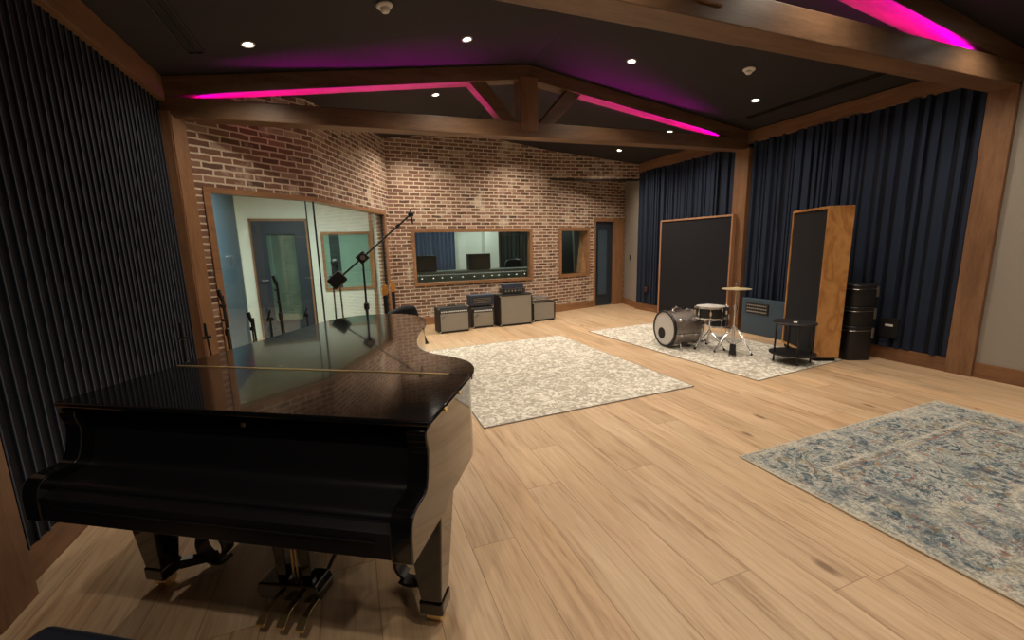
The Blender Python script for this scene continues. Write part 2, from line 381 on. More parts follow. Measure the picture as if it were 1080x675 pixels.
# side and rear walls
struct(MB().box(XL - .2, XL, YB, 5.05, 0, zc(XL) + .02).build('wall_left', M['slat_back']))
struct(MB().box(XR, XR + .2, YB, 2.30, 0, zc(XR)).build('wall_right_near', M['grey_wall']))
struct(MB().box(XR, XR + .2, 2.30, 8.06, 0, zc(XR)).build('wall_right', M['slat_back']))
m = MB(); 
for x0, x1 in ((-1.71, APX), (APX, 6.37)):
    m.hexa([(x0, YB - .15, 0), (x1, YB - .15, 0), (x1, YB, 0), (x0, YB, 0)], [(x0, YB - .15, zc(x0)), (x1, YB - .15, zc(x1)), (x1, YB, zc(x1)), (x0, YB, zc(x0))])
struct(m.build('wall_back', M['grey_wall']))

# brick walls of the far end
P1, C12, C23, C34, E4, E5 = (-1.42, 5.04), (-.326, 5.90), (.775, 8.28), (4.12, 8.42), (5.49, 8.81), (6.47, 8.97)
L1 = math.hypot(C12[0] - P1[0], C12[1] - P1[1]); L2 = math.hypot(C23[0] - C12[0], C23[1] - C12[1])
L3 = math.hypot(C34[0] - C23[0], C34[1] - C23[1]); L4 = math.hypot(E4[0] - C34[0], E4[1] - C34[1]); L5 = math.hypot(E5[0] - E4[0], E5[1] - E4[1])
G1a, G2b, GZ0, GZ1 = .225, 2.30, .22, 2.11
wall('wall_booth_front', P1, C12, M['brick'], [(G1a, L1, GZ0, GZ1)])
wall('wall_booth_side', C12, C23, M['brick'], [(0, G2b, GZ0, GZ1)])
W2 = (.38, 2.93, .77, 1.86)           # control room window, along the main brick wall
apx_s = (APX - C23[0]) / (C34[0] - C23[0]) * L3
wall('wall_far', C23, C34, M['brick'], [(.42, 2.89, .81, 1.83)], splits=[apx_s])
W3 = (.31, 1.24, .80, 1.87)
wall('wall_far_angled', C34, E4, M['brick'], [W3], top=3.02)
wall('wall_door', E4, E5, M['brick'], [(.02, .92, -1, 2.06)], top=3.02)
wall('wall_bulkhead', C34, (6.22, 8.10), M['brick'], z0=2.90, th=.12)
struct(MB().prism([(4.16, 8.51), (6.24, 8.20), (6.55, 8.95), (6.5, 9.15), E4], 2.98, 3.02).build('ceiling_alcove', M['ceiling']))
bl = MB().box(.02, math.hypot(6.22 - 4.12, 8.10 - 8.42), -.004, .13, 2.878, 2.902).build('trim_bulkhead', M['black_satin'], None, (*C34, 0), math.atan2(8.10 - 8.42, 6.22 - 4.12)); struct(bl)  # black strip added for the dark shade under the bulkhead edge
wall('wall_alcove_right', (6.46, 8.965), (6.19, 8.06), M['grey_wall'], top=3.02)

# ------------------------------------------------------------------ timber frame
ntrim = [0]
def trim(m, mat, bevel=.004, **k):
    ntrim[0] += 1; return struct(m.build('trim_%d' % ntrim[0], mat, bevel=bevel, **k))
# posts
trim(MB().box(XL - .02, XL + .075, 2.12, 2.34, 0, 3.0), M['beam_z'])
trim(MB().box(XL - .02, XL + .085, 4.97, 5.12, 0, 2.80), M['beam_z'])
trim(MB().box(XR - .05, XR + .02, 2.30, 2.52, 0, 2.94), M['beam_z'])
trim(MB().box(XR - .10, XR + .02, 5.20, 5.46, 0, 2.95), M['beam_z'])
# headers along the side walls
trim(MB().box(XL - .02, XL + .065, YB, 5.0, 2.89, 3.10), M['beam_y'])
trim(MB().box(XR - .05, XR + .02, YB, 8.03, 3.02, 3.215), M['beam_y'])
# baseboards
def base(n, m): return struct(m.build('baseboard_' + n, M['base'], bevel=.004))
base('left', MB().box(XL - .01, XL + .012, YB, 4.97, 0, .165))
base('right', MB().box(XR - .035, XR + .02, 2.52, 8.06, 0, .16)); base('right_near', MB().box(XR - .025, XR + .02, YB, 2.30, 0, .16))
bl = MB().box(0, L3, -.02, .0, 0, .16).build('baseboard_far', M['trim_x'], None, (*C23, 0), math.atan2(C34[1] - C23[1], C34[0] - C23[0]), .004); struct(bl)
bl = MB().box(0, L4, -.02, .0, 0, .16).build('baseboard_far_angled', M['trim_x'], None, (*C34, 0), math.atan2(E4[1] - C34[1], E4[0] - C34[0]), .004); struct(bl)
aw = math.atan2(8.06 - 8.965, 6.19 - 6.46); bl = MB().box(0, .94, -.02, 0, 0, .16).build('baseboard_alcove', M['trim_x'], None, (6.46, 8.965, 0), aw, .004); struct(bl)
# corner trim beside the left brick
o = MB().box(-.03, .085, -.035, .0, 0, 2.78).build('trim_brick_edge', M['trim_z'], None, (*P1, 0), math.atan2(C12[1] - P1[1], C12[0] - P1[0]), .003); struct(o)

# trusses (each one thing, its members are parts)
def truss(name, label, xa, ya, xb, yb, zb_a, zb_b, depth, tie_h, led=True, cut=None):
    t = thing(name, label, 'roof truss', (xa, ya, 0), math.atan2(yb - ya, xb - xa)); L = math.hypot(xb - xa, yb - ya)
    ap = (APX - xa) / (xb - xa) * L
    X = lambda s: xa + (xb - xa) * s / L
    zb = lambda s: zb_a + (zb_b - zb_a) * s / L            # underside of the tie
    ct = lambda s: zc(X(s)) - .005
    q = MB(); q.hexa([(0, 0, zb(0)), (L, 0, zb(L)), (L, depth, zb(L)), (0, depth, zb(0))], [(0, 0, zb(0) + tie_h), (L, 0, zb(L) + tie_h), (L, depth, zb(L) + tie_h), (0, depth, zb(0) + tie_h)])
    q.build('tie_beam', M['beam_x'], t, bevel=.006)
    rh = .165; sl, sr = ct(ap) - ct(0), ct(ap) - ct(L)
    for s0, s1 in ((0, ap), (ap, L)):
        q = MB(); q.hexa([(s0, .012, ct(s0) - rh), (s1, .012, ct(s1) - rh), (s1, depth - .012, ct(s1) - rh), (s0, depth - .012, ct(s0) - rh)], [(s0, .012, ct(s0)), (s1, .012, ct(s1)), (s1, depth - .012, ct(s1)), (s0, depth - .012, ct(s0))])
        q.build('rafter', M['beam_x'], t, bevel=.005)
    kw = .115
    MB().box(ap - kw, ap + kw, -.012, depth + .012, zb(ap) + tie_h * .45, ct(ap) - rh + .02).build('king_post', M['beam_z'], t, bevel=.006)
    for sg in (-1, 1):
        b0 = ap + sg * (kw + .03); t0 = ap + sg * .66; w = .20
        q = MB(); zt = lambda s: ct(s) - rh + .01
        A = [(b0, .03, zb(b0) + tie_h - .005), (b0 + sg * w, .03, zb(b0) + tie_h - .005), (t0 + sg * w * .55, .03, zt(t0 + sg * w * .55)), (t0 - sg * w * .5, .03, zt(t0 - sg * w * .5))]
        q.hexa(A, [(x, depth - .03, z) for x, y, z in A]); q.build('strut', M['beam_x'], t, bevel=.004)
    if led:
        for s0, s1 in ((.30, ap - .60), (ap + .60, L - .30)):
            q = MB(); q.hexa([(s0, depth * .5 - .012, zb(s0) + tie_h), (s1, depth * .5 - .012, zb(s1) + tie_h), (s1, depth * .5 + .012, zb(s1) + tie_h), (s0, depth * .5 + .012, zb(s0) + tie_h)],
                             [(s0, depth * .5 - .012, zb(s0) + tie_h + .012), (s1, depth * .5 - .012, zb(s1) + tie_h + .012), (s1, depth * .5 + .012, zb(s1) + tie_h + .012), (s0, depth * .5 + .012, zb(s0) + tie_h + .012)])
            for dy in (-.022, .016):
                k_ = MB(); k_.hexa([(s0, depth * .5 + dy, zb(s0) + tie_h), (s1, depth * .5 + dy, zb(s1) + tie_h), (s1, depth * .5 + dy + .006, zb(s1) + tie_h), (s0, depth * .5 + dy + .006, zb(s0) + tie_h)],
                             [(s0, depth * .5 + dy, zb(s0) + tie_h + .026), (s1, depth * .5 + dy, zb(s1) + tie_h + .026), (s1, depth * .5 + dy + .006, zb(s1) + tie_h + .026), (s0, depth * .5 + dy + .006, zb(s0) + tie_h + .026)])
                k_.build('led_channel', M['black_satin'], t)  # unseen lips added to keep the strip's glow off the ceiling
            o = q.build('led_strip', M['led'], t); o['label'] = 'magenta LED strip on top of the tie beam'
    return t
truss('roof_truss', 'stained oak roof truss with king post, farther one before the brick wall', -1.5, 5.0, 6.16, 5.27, 2.755, 2.935, .20, .175)
truss('roof_truss', 'stained oak roof truss crossing close overhead at the top right, nearer of the two', -1.5, 2.30, 6.17, 2.30, 2.87, 2.90, .22, .20)

# ------------------------------------------------------------------ fluted wall panels
def slat_panel(y0, y1, z1):
    t = thing('slatted_wall_panel', 'dark navy wall panel of thin evenly spaced vertical slats behind the grand piano', 'wall panel', (XL, y0, 0))
    MB().box(-.01, .006, 0, y1 - y0, .16, z1).build('backing', M['slat_back'], t)
    m = MB(); e = MB(); y = .03
    while y < y1 - y0 - .02:
        m.box(.004, .016, y - .0045, y + .0045, .165, z1); e.box(.016, .018, y - .0045, y + .0045, .165, z1); y += .0733
    m.build('slat', M['slat'], t)
    e.build('slat_edge', M['slat_edge'], t)
slat_panel(2.34, 4.97, 2.89)
slat_panel_near = None
def pleat_panel(y0, y1, label, seed):
    rnd = random.Random(seed)
    t = thing('pleated_wall_panel', label, 'wall panel', (XR, y0, 0))
    m = MB(); y = 0.0; L = y1 - y0
    while y < L - .02:
        w = rnd.choice((.035, .05, .06, .09, .12)); g = rnd.choice((.010, .02, .045)); d = rnd.choice((.030, .045, .06, .07))
        w = min(w, L - y - .004)
        m.prism([(-d, y + w * .12), (-d, y + w * .88), (-.004, y + w), (-.004, y)], .165, 3.03, 'z'); y += w + g
    m.build('fabric_pleats', M['pleat'], t)
    MB().box(-.012, .0, 0, L, .165, 3.03).build('backing', M['slat_back'], t)
pleat_panel(2.52, 5.19, 'navy pleated acoustic panel between the two right hand wooden posts', 3)
pleat_panel(5.46, 8.03, 'navy pleated acoustic panel between far wooden post and brick corner', 5)

# ------------------------------------------------------------------ windows
def frame_mb(s0, s1, z0, z1, w, d0, d1):
    m = MB(); m.box(s0, s1, d0, d1, z1 - w, z1); m.box(s0, s1, d0, d1, z0, z0 + w); m.box(s0, s0 + w, d0, d1, z0 + w, z1 - w); m.box(s1 - w, s1, d0, d1, z0 + w, z1 - w); return m
def on(name, a, b): 
    e = bpy.data.objects.new(name, None); C.objects.link(e); e.location = (*a, 0); e.rotation_euler = (0, 0, math.atan2(b[1] - a[1], b[0] - a[0])); struct(e); return e
# booth corner glazing
w = on('window_1', P1, C12)
q = MB(); q.box(G1a - .065, L1 - .0, -.02, .10, GZ1 - .005, GZ1 + .045); q.box(G1a - .065, G1a, -.02, .10, GZ0, GZ1 - .005); q.box(G1a - .065, L1, -.02, .10, GZ0 - .05, GZ0)
q.build('window_frame', M['trim_x'], w, bevel=.003)
MB().box(G1a, L1 - .012, .030, .040, GZ0, GZ1 - .005).build('pane', M['glass'], w)
MB().box(L1 - .014, L1 + .002, .028, .044, GZ0, GZ1 - .005).build('corner_seal', M['black_satin'], w)
MB().box(L1 - .115, L1 - .109, .026, .044, GZ0, GZ1 - .005).build('glass_joint', M['black_satin'], w)
w = on('window_2', C12, C23)
q = MB(); q.box(0, G2b + .085, -.02, .10, GZ1 - .005, GZ1 + .045); q.box(G2b, G2b + .085, -.02, .10, GZ0, GZ1 - .005); q.box(0, G2b + .085, -.02, .10, GZ0 - .05, GZ0)
q.build('window_frame', M['trim_x'], w, bevel=.003)
MB().box(.006, G2b, .030, .040, GZ0, GZ1 - .005).build('pane', M['glass'], w)
MB().box(G2b - .03, G2b, .025, .045, GZ0, GZ1 - .005).build('edge_seal', M['black_satin'], w)
# control room window
w = on('window_3', C23, C34)
frame_mb(W2[0], W2[1], W2[2], W2[3], .058, -.025, .14).build('window_frame', M['trim_x'], w, bevel=.004)
MB().box(W2[0] + .05, W2[1] - .05, .05, .06, W2[2] + .05, W2[3] - .05).build('pane', M['glass'], w)
# narrow window with the deep angled reveal
w = on('window_4', C34, E4)
q = frame_mb(W3[0] - .03, W3[1] + .03, W3[2] - .03, W3[3] + .02, .075, -.02, .03)
q.add([(W3[1] - .04, .03, W3[2] + .04), (W3[1] - .04, .03, W3[3] - .05), (W3[1] - .08, .20, W3[3] - .05), (W3[1] - .20, .20, W3[2] + .04),
       (W3[1], .03, W3[2] + .04), (W3[1], .03, W3[3] - .05), (W3[1], .20, W3[3] - .05), (W3[1], .20, W3[2] + .04)], [(0, 1, 2, 3), (4, 5, 6, 7), (0, 1, 5, 4), (1, 2, 6, 5), (2, 3, 7, 6), (3, 0, 4, 7)])
q.build('window_frame', M['trim_x'], w, bevel=.003)
MB().box(W3[0] + .04, W3[1] - .05, .12, .13, W3[2] + .04, W3[3] - .05).build('pane', M['glass'], w)

# far blue door
d = on('door_1', E4, E5)
q = MB(); q.box(.0, .035, -.03, .12, 0, 2.10); q.box(.0, .96, -.03, .12, 2.03, 2.10); q.box(.60, .94, -.035, .02, 0, 2.03)
q.build('door_frame', M['trim_z'], d, bevel=.003)
q = MB(); q.box(.035, .60, .03, .085, .0, 2.03); q.build('door_leaf', M['dark_navy'], d, bevel=.004)
q = frame_mb(.12, .46, .25, 1.86, .035, .018, .032); q.build('door_moulding', M['dark_navy'], d, bevel=.002)
MB().box(.155, .425, .024, .034, .285, 1.825).build('door_panel', M['navy_paint'], d)
MB().cyl((.075, .03, 1.0), (.075, -.01, 1.0), .012).cyl((.075, -.01, 1.0), (.15, -.01, 1.0), .008).build('door_handle', M['steel'], d, smooth=True)

# ------------------------------------------------------------------ booth behind the glass
struct(MB().box(-1.85, -1.68, 5.1, 8.6, 0, 2.9).build('wall_booth_left', M['white_wall']))
bx0, by0, bx1, by1 = -1.68, 8.18, .95, 8.42
struct(MB().prism([(-1.85, 8.36), (.72, 8.36), (.72, 8.5), (-1.85, 8.5)], 0, 2.9).build('wall_booth_back', M['white_wall']))
struct(MB().prism([(-1.85, 5.15), (-1.40, 5.16), (-.40, 5.99), (.66, 8.36), (.66, 8.5), (-1.85, 8.5)], 2.75, 2.83).build('ceiling_booth', M['white_wall']))
d = thing('door_2', None, None, (-1.50, 8.36, 0)); del_keys = None; struct(d)
q = MB(); q.box(-.02, .02, -.02, 0, 0, 2.06); q.box(.84, .88, -.02, 0, 0, 2.06); q.box(-.02, .88, -.02, 0, 2.02, 2.06); q.build('door_frame', M['trim_z'], d, bevel=.002)
q = MB(); q.box(.02, .84, -.05, -.004, 1.80, 2.02); q.box(.02, .84, -.05, -.004, 0, .30); q.box(.02, .22, -.05, -.004, .30, 1.80); q.box(.66, .84, -.05, -.004, .30, 1.80); q.build('door_leaf', M['dark_navy'], d, bevel=.003)
MB().box(.22, .66, -.03, -.022, .30, 1.80).build('pane', M['glass'], d)
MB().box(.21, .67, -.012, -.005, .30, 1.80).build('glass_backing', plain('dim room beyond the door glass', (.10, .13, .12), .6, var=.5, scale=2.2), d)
MB().cyl((.10, -.05, 1.02), (.10, -.10, 1.02), .012).cyl((.10, -.10, 1.02), (.19, -.10, 1.02), .008).build('door_handle', M['steel'], d, smooth=True)
w = thing('window_5', None, None, (-.43, 8.36, 0)); struct(w)
frame_mb(0, .84, .78, 1.83, .045, -.03, 0).build('window_frame', M['trim_x'], w, bevel=.003)
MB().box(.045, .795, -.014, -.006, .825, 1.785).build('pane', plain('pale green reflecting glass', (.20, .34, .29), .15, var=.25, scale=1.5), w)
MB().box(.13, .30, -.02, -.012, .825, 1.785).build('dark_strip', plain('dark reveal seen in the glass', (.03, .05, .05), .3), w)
d = thing('door_3', None, None, (-1.68, 6.1, 0)); struct(d)
MB().box(0, .035, -.6, 2.02, 0, 2.4).build('door_leaf', M['blue_door'], d, bevel=.004)
MB().cyl((.035, 1.18, 1.45), (.085, 1.18, 1.45), .015).cyl((.085, 1.18, 1.45), (.085, 1.18, 1.33), .012).build('door_handle', M['chrome'], d, smooth=True)
struct(MB().box(.40, .45, 8.30, 8.36, 0, 2.42).build('trim_booth_corner', M['trim_z']))

# ------------------------------------------------------------------ control room behind the window
struct(MB().box(.9, 6.4, 11.6, 11.75, 0, 2.9).build('wall_control_back', M['white_wall']))
struct(MB().box(.75, .9, 8.45, 11.75, 0, 2.9).build('wall_control_left', M['navy_paint']))
struct(MB().box(6.4, 6.55, 9.2, 11.75, 0, 2.9).build('wall_control_right', M['dark_navy']))
struct(MB().prism([(.75, 8.45), (4.1, 8.58), (5.4, 8.98), (6.55, 9.2), (6.55, 11.75), (.75, 11.75)], 2.55, 2.62).build('ceiling_control', M['white_wall']))
struct(MB().box(3.55, 3.95, 11.3, 11.6, 0, 2.55).build('wall_control_column', M['white_wall']))
def curtain(label, x0, x1, y, z0, z1, mat, seed):
    rnd = random.Random(seed); pts = []; x = x0
    while x < x1: pts.append((x, y + (.05 if len(pts) % 2 else -.02) + rnd.uniform(-.01, .01))); x += rnd.uniform(.04, .08)
    pts = [(p[0], p[1]) for p in pts]; back = [(x, y + .09) for x, _ in reversed(pts)]
    o = MB().prism(pts + back, z0, z1).build('curtain', mat); tag(o, label, 'curtain')
curtain('pleated slate blue curtain seen through the left side of the control room window', 1.62, 2.78, 11.45, .9, 2.5, M['curtain'], 1)
curtain('dark pleated curtain seen through the right end of the control room window', 3.98, 6.3, 11.42, .1, 2.5, plain('charcoal curtain', (.035, .04, .038), .9, var=.3, scale=15), 2)
t = thing('mixing_console', 'long grey mixing console with rows of tiny lights behind the control room window', 'mixing console', (1.15, 9.0, 0))
MB().prism([(0, .62), (0, 1.0), (.28, 1.01), (1.0, .80), (1.0, .62)], 0, 3.2, 'x').build('desk', M['console_grey'], t, bevel=.01)
for x in (.25, 2.95): MB().box(x - .08, x + .08, .2, .8, 0, .62).build('pedestal', M['monitor_grey'], t, bevel=.01)
MB().box(.0, 3.2, -.03, .0, .63, .985).build('back_panel', M['console_grey'], t)
m = MB(); rnd = random.Random(4)
for i in range(58):
    x = .08 + i * .053; m.box(x, x + .010, -.038, -.03, .93, .938)
    if i % 4 == 0: x += rnd.uniform(-.05, .05); m.box(x, x + .02, -.038, -.03, .86, .876)
m.build('indicator_light', M['tiny_white'], t)['kind'] = 'stuff'
for i, (x, w_, z0_, z1_, lab) in enumerate(((1.55, .42, 1.0, 1.33, 'dark grey speaker cabinet standing on the left of the mixing console'), (2.72, .50, 1.0, 1.34, 'dark grey speaker cabinet standing on the middle of the mixing console'))):
    t = thing('studio_monitor', lab, 'speaker', (x, 9.16, z0_ + .012), 0, 'speakers on the console')
    MB().box(-w_ / 2, w_ / 2, -.1, .12, 0, z1_ - z0_).build('cabinet', M['monitor_grey'], t, bevel=.01)
    for k in (-.1, .1): MB().lathe([(.0, 0), (.05, .0), (.065, .02), (.068, .02)], 20, Matrix.Translation((k, .118, .16)) @ Matrix.Rotation(-PI / 2, 4, 'X')).build('driver', M['black_satin'], t)
t = thing('office_chair', 'black padded chair behind the right end of the mixing console', 'chair', (4.02, 10.35, 0))
MB().prism(catmull([(-.22, .62), (-.25, 1.0), (-.16, 1.16), (.16, 1.16), (.25, 1.0), (.22, .62)], 4, True), -.05, .04, 'y').build('backrest', M['black_satin'], t, bevel=.02, smooth=True)
MB().lathe([(.0, .46), (.24, .46), (.26, .5), (.24, .54), (.0, .55)], 24, Matrix.Translation((0, .25, 0))).build('seat', M['black_satin'], t, smooth=True)
MB().cyl((0, .25, .06), (0, .25, .47), .03).box(-.03, .03, .0, .25, .52, .66).build('column', M['steel'], t)
q = MB()
for k in range(5): a = k * 2 * PI / 5; q.tube([(0, .25, .1), (.26 * math.cos(a), .25 + .26 * math.sin(a), .06)], .02); q.ball((.26 * math.cos(a), .25 + .26 * math.sin(a), .03), .03, 10)
q.build('star_base', M['black_satin'], t)
t = thing('equipment_rack', 'dark equipment rack with small lights behind the right end of control window', 'equipment rack', (4.55, 10.3, 0))
MB().box(0, .6, 0, .5, 0, 1.75).build('cabinet', M['black_satin'], t, bevel=.01)
m = MB()
for k in range(6): m.box(.05, .55, -.012, 0, .95 + k * .13, 1.05 + k * .13)
m.build('rack_panel', M['console_grey'], t)
# what the narrow window shows
t = thing('leaning_panel', 'grey green panel leaning inside, seen through the narrow window', 'panel', (5.02, 9.62, 0))
MB().prism([(0, 0), (.42, 0), (.30, 2.3), (.05, 2.3)], 0, .05, 'y').build('panel_face', M['monitor_grey'], t, bevel=.004)
MB().prism([(.42, 0), (.46, 0), (.34, 2.3), (.30, 2.3)], -.01, .06, 'y').build('panel_edge', M['console_grey'], t)

# ------------------------------------------------------------------ lights of the room
def area(name, loc, energy, size, col, parent=None, rot=(0, 0, 0)):
    l = bpy.data.lights.new(name, 'AREA'); l.energy = energy; l.size = size; l.color = col; o = bpy.data.objects.new(name, l); C.objects.link(o); o.location = loc; o.rotation_euler = rot; return o
def fill_spot(name, loc, energy, col):
    l = bpy.data.lights.new(name, 'SPOT'); l.energy = energy; l.spot_size = math.radians(170); l.spot_blend = 1; l.shadow_soft_size = .05; l.color = col; o = bpy.data.objects.new(name, l); C.objects.link(o); o.location = loc
for x, y in ((-1.25, 5.95), (-.75, 6.6), (-.15, 6.75)): fill_spot('booth_lamp', (x, y, 2.70), 105, (.97, 1.0, .90))  # unseen spots added to light the booth, kept out of the lid's reflection
for x, y in ((1.9, 10.4), (3.3, 10.7), (5.0, 10.4)): fill_spot('control_room_lamp', (x, y, 2.5), 60, (.95, 1.0, .88))  # unseen fill added to brighten the control room
fill_spot('side_room_lamp', (5.0, 9.25, 2.4), 25, (.9, 1.0, .9))  # unseen spot added to brighten the view through the narrow window

proto = None
spots = []
for y in (-1.3, .2, 1.95, 3.0, 4.43, 6.05, 7.48):
    for x in (-.64, 1.28, 3.24, 5.22):
        if y == 6.05 and x < 0: continue
        if x < 0 and y < 3.5 and y != .2: continue  # the one near left light kept is unseen, added for sheen on the piano
        if y == 7.48 and x < 1: continue
        spots.append((x, y))
names = {(-.64, 4.43): 'leftmost recessed ceiling light in front of the far truss', (1.28, 4.43): 'second recessed ceiling light from left in front of the far truss',
         (3.24, 4.43): 'third recessed ceiling light from left in front of the far truss', (5.22, 4.43): 'rightmost recessed ceiling light in front of the far truss',
         (1.28, 6.05): 'recessed ceiling light seen through the left bay of the far truss', (3.24, 6.05): 'recessed ceiling light beside the right strut of the far truss',
         (5.22, 6.05): 'recessed ceiling light just above the right end of the far tie beam', (5.22, 7.48): 'recessed ceiling light below the tie beam, washing the brick bulkhead',
         (3.24, 7.48): 'recessed ceiling light by the brick wall right of the ridge, hidden by the tie beam', (1.28, 7.48): 'recessed ceiling light by the brick wall left of the ridge, hidden by the tie beam'}
HIGH = 70
for (x, y) in spots:
    ang = -math.atan((zc(x + .01) - zc(x)) / .01)
    if proto is None:
        proto = thing('downlight', 'x', 'ceiling light')
        MB().lathe([(.036, -.004), (.050, -.010), (.056, -.002), (.056, .004), (.036, .004)], 28, None, True).build('trim_ring', M['white_plastic'], proto, smooth=True)
        MB().lathe([(.0001, -.001), (.034, -.001), (.034, .003)], 24).build('lens', M['lamp'], proto)
        ld = bpy.data.lights.new('downlight_beam', 'SPOT'); ld.energy = HIGH; ld.spot_size = math.radians(138); ld.spot_blend = 1.0; ld.shadow_soft_size = .035; ld.color = (1.0, .85, .675)
        beam_far = ld.copy(); beam_far.energy = HIGH * 2.2; beam_near = ld.copy(); beam_near.energy = HIGH * .78; beam_mid = ld.copy(); beam_mid.energy = HIGH * 1.7
        lo = bpy.data.objects.new('downlight_beam', ld); C.objects.link(lo); lo.parent = proto; lo.location = (0, 0, -.02)
        r = proto
    else: r = copy_tree(proto)
    r.location = (x, y, zc(x) - .002); r.rotation_euler = (0, ang * .0, 0)
    for ch in [c for c in C.objects if c.parent == r]:
        if ch.type == 'MESH': ch.rotation_euler = (0, ang, 0)
    for ch in [c for c in C.objects if c.parent == r and c.type == 'LIGHT']:
        ch.data = beam_far if y > 7 else (beam_mid if y > 6 else (beam_near if y < 2.5 else ld))
    if (x, y) in names: r['label'] = names[(x, y)]
    else: tag(r, 'recessed ceiling light over the near half of the room, outside the photo', group='recessed lights above the camera')

# smoke detectors, vents, wall boxes
for (x, y, lab) in ((4.44, 3.88, 'white smoke detector on the right ceiling slope'), (.43, 3.80, 'white smoke detector at the top edge of the photo, left slope')):
    t = thing('smoke_detector', lab, 'smoke detector', (x, y, zc(x) - .001)); t.rotation_euler = (0, -math.atan((zc(x + .01) - zc(x)) / .01), 0)
    MB().lathe([(.062, 0), (.066, -.012), (.058, -.022), (.035, -.026)], 28).build('base_plate', M['white_plastic'], t, smooth=True)
    MB().lathe([(.034, -.024), (.036, -.045), (.026, -.058), (.0001, -.060)], 24).build('sensor_cap', M['white_plastic'], t, smooth=True)
for (x, y0, y1, w, lab) in ((-1.05, 2.6, 4.56, .13, 'black linear air slot in the left ceiling slope above the slatted wall'), (5.66, 2.9, 4.92, .07, 'black linear air slot in the right ceiling slope above the header')):
    a = -math.atan((zc(x + .01) - zc(x)) / .01); t = thing('linear_vent', lab, 'air vent', (x, y0, zc(x) - .002)); t.rotation_euler = (0, a, 0)
    q = MB(); q.box(-w / 2, -w / 2 + .012, 0, y1 - y0, -.014, 0); q.box(w / 2 - .012, w / 2, 0, y1 - y0, -.014, 0); q.box(-w / 2, w / 2, 0, .012, -.014, 0); q.box(-w / 2, w / 2, y1 - y0 - .012, y1 - y0, -.014, 0)
    q.build('vent_frame', M['black_satin'], t)
    q = MB(); q.box(-w / 2 + .014, w / 2 - .014, .01, y1 - y0 - .01, -.003, 0); q.box(-.006, .006, .01, y1 - y0 - .01, -.012, -.003); q.build('vent_slot', M['rubber'], t)
t = thing('wall_box', 'black wall connection box with a small white plate on the pleated panel', 'wall box', (XR - .075, 3.07, .33))
MB().box(-.02, .06, -.10, .10, -.04, .20).build('housing', M['black_satin'], t, bevel=.006); MB().box(-.024, -.018, -.05, .03, .10, .125).build('plate', M['white_plastic'], t)
t = thing('wall_box', 'small black wall outlet with reddish sockets on far pleated panel', 'outlet', (XR - .075, 7.62, .42))
MB().box(-.012, .05, -.055, .055, 0, .14).build('face_plate', M['black_satin'], t, bevel=.004); M['red'] = plain('red socket', (.25, .05, .04), .5)
for zz in (.03, .09): MB().box(-.015, -.011, -.03, .03, zz, zz + .02).build('socket', M['red'], t)
t = thing('light_switch', 'black light switch on the narrow grey wall by the door', 'light switch', (6.325, 8.52, 1.10), aw)
MB().box(-.035, .035, -.012, .0, 0, .13).build('switch_plate', M['black_satin'], t, bevel=.003); MB().box(-.008, .008, -.02, -.012, .045, .085).build('rocker', M['rubber'], t)
# blue connection cabinet set against the pleats
t = thing('connection_cabinet', 'low slate blue wall cabinet with black connector panel between post and tall gobo', 'cabinet', (XR - .16, 4.10, 0))
MB().box(0, .10, 0, .98, 0, .575).build('cabinet_body', M['navy_paint'], t, bevel=.005)
MB().box(-.010, .002, .50, .90, .34, .51).build('connector_panel', M['black_satin'], t, bevel=.003)
for j in range(3):
    q = MB(); q.box(-.016, -.009, .525, .875, .372 + j * .05, .378 + j * .05)
    for i in range(10): q.cyl((-.010, .54 + i * .036, .375 + j * .05), (-.018, .54 + i * .036, .375 + j * .05), .012, n=10)
    q.build('socket_row', M['steel'], t)


# ------------------------------------------------------------------ rugs
def rug(name, label, quad, mat, edge):
    """quad: front-left, front-right, back-right, back-left; local origin in the middle"""
    cx = sum(p[0] for p in quad) / 4; cy = sum(p[1] for p in quad) / 4
    ang = math.atan2(quad[1][1] - quad[0][1], quad[1][0] - quad[0][0])
    R = Matrix.Rotation(-ang, 2); L = [tuple(R @ Vector((p[0] - cx, p[1] - cy))) for p in quad]
    t = thing(name, label, 'rug', (cx, cy, 0), ang)
    MB().prism(L, .001, .010).build('pile', mat, t)
    q = MB(); pts = [(p[0], p[1], .006) for p in L]; q.tube([pts[0], pts[1], pts[2], pts[3]], .0065, 6, True); q.build('bound_edge', edge, t)
    return L
rug('area_rug', 'cream and grey mottled rug in the middle of the room, in front of amplifiers', [(.94, 3.19), (3.27, 3.28), (3.20, 6.18), (.98, 6.08)], M['rug_pale'], plain('grey rug binding', (.30, .28, .25), .9))
rug('area_rug', 'cream and grey mottled rug under the drum kit', [(4.02, 3.13), (5.62, 3.27), (5.52, 6.36), (3.80, 6.24)], M['rug_pale_b'], plain('grey rug binding b', (.36, .34, .30), .9))
rug('area_rug', 'distressed blue, cream and rust patterned rug at the lower right', [(2.46, -.9), (5.0, -.86), (4.93, 2.05), (2.45, 2.00)], rug_persian(1.25, 1.46), plain('cream rug binding', (.55, .50, .40), .9))

# ------------------------------------------------------------------ grand piano
PO = (.195, 1.259)
piano = thing('grand_piano', 'glossy black grand piano with closed lid in the left foreground', 'piano', (*PO, 0), math.radians(-31.15))
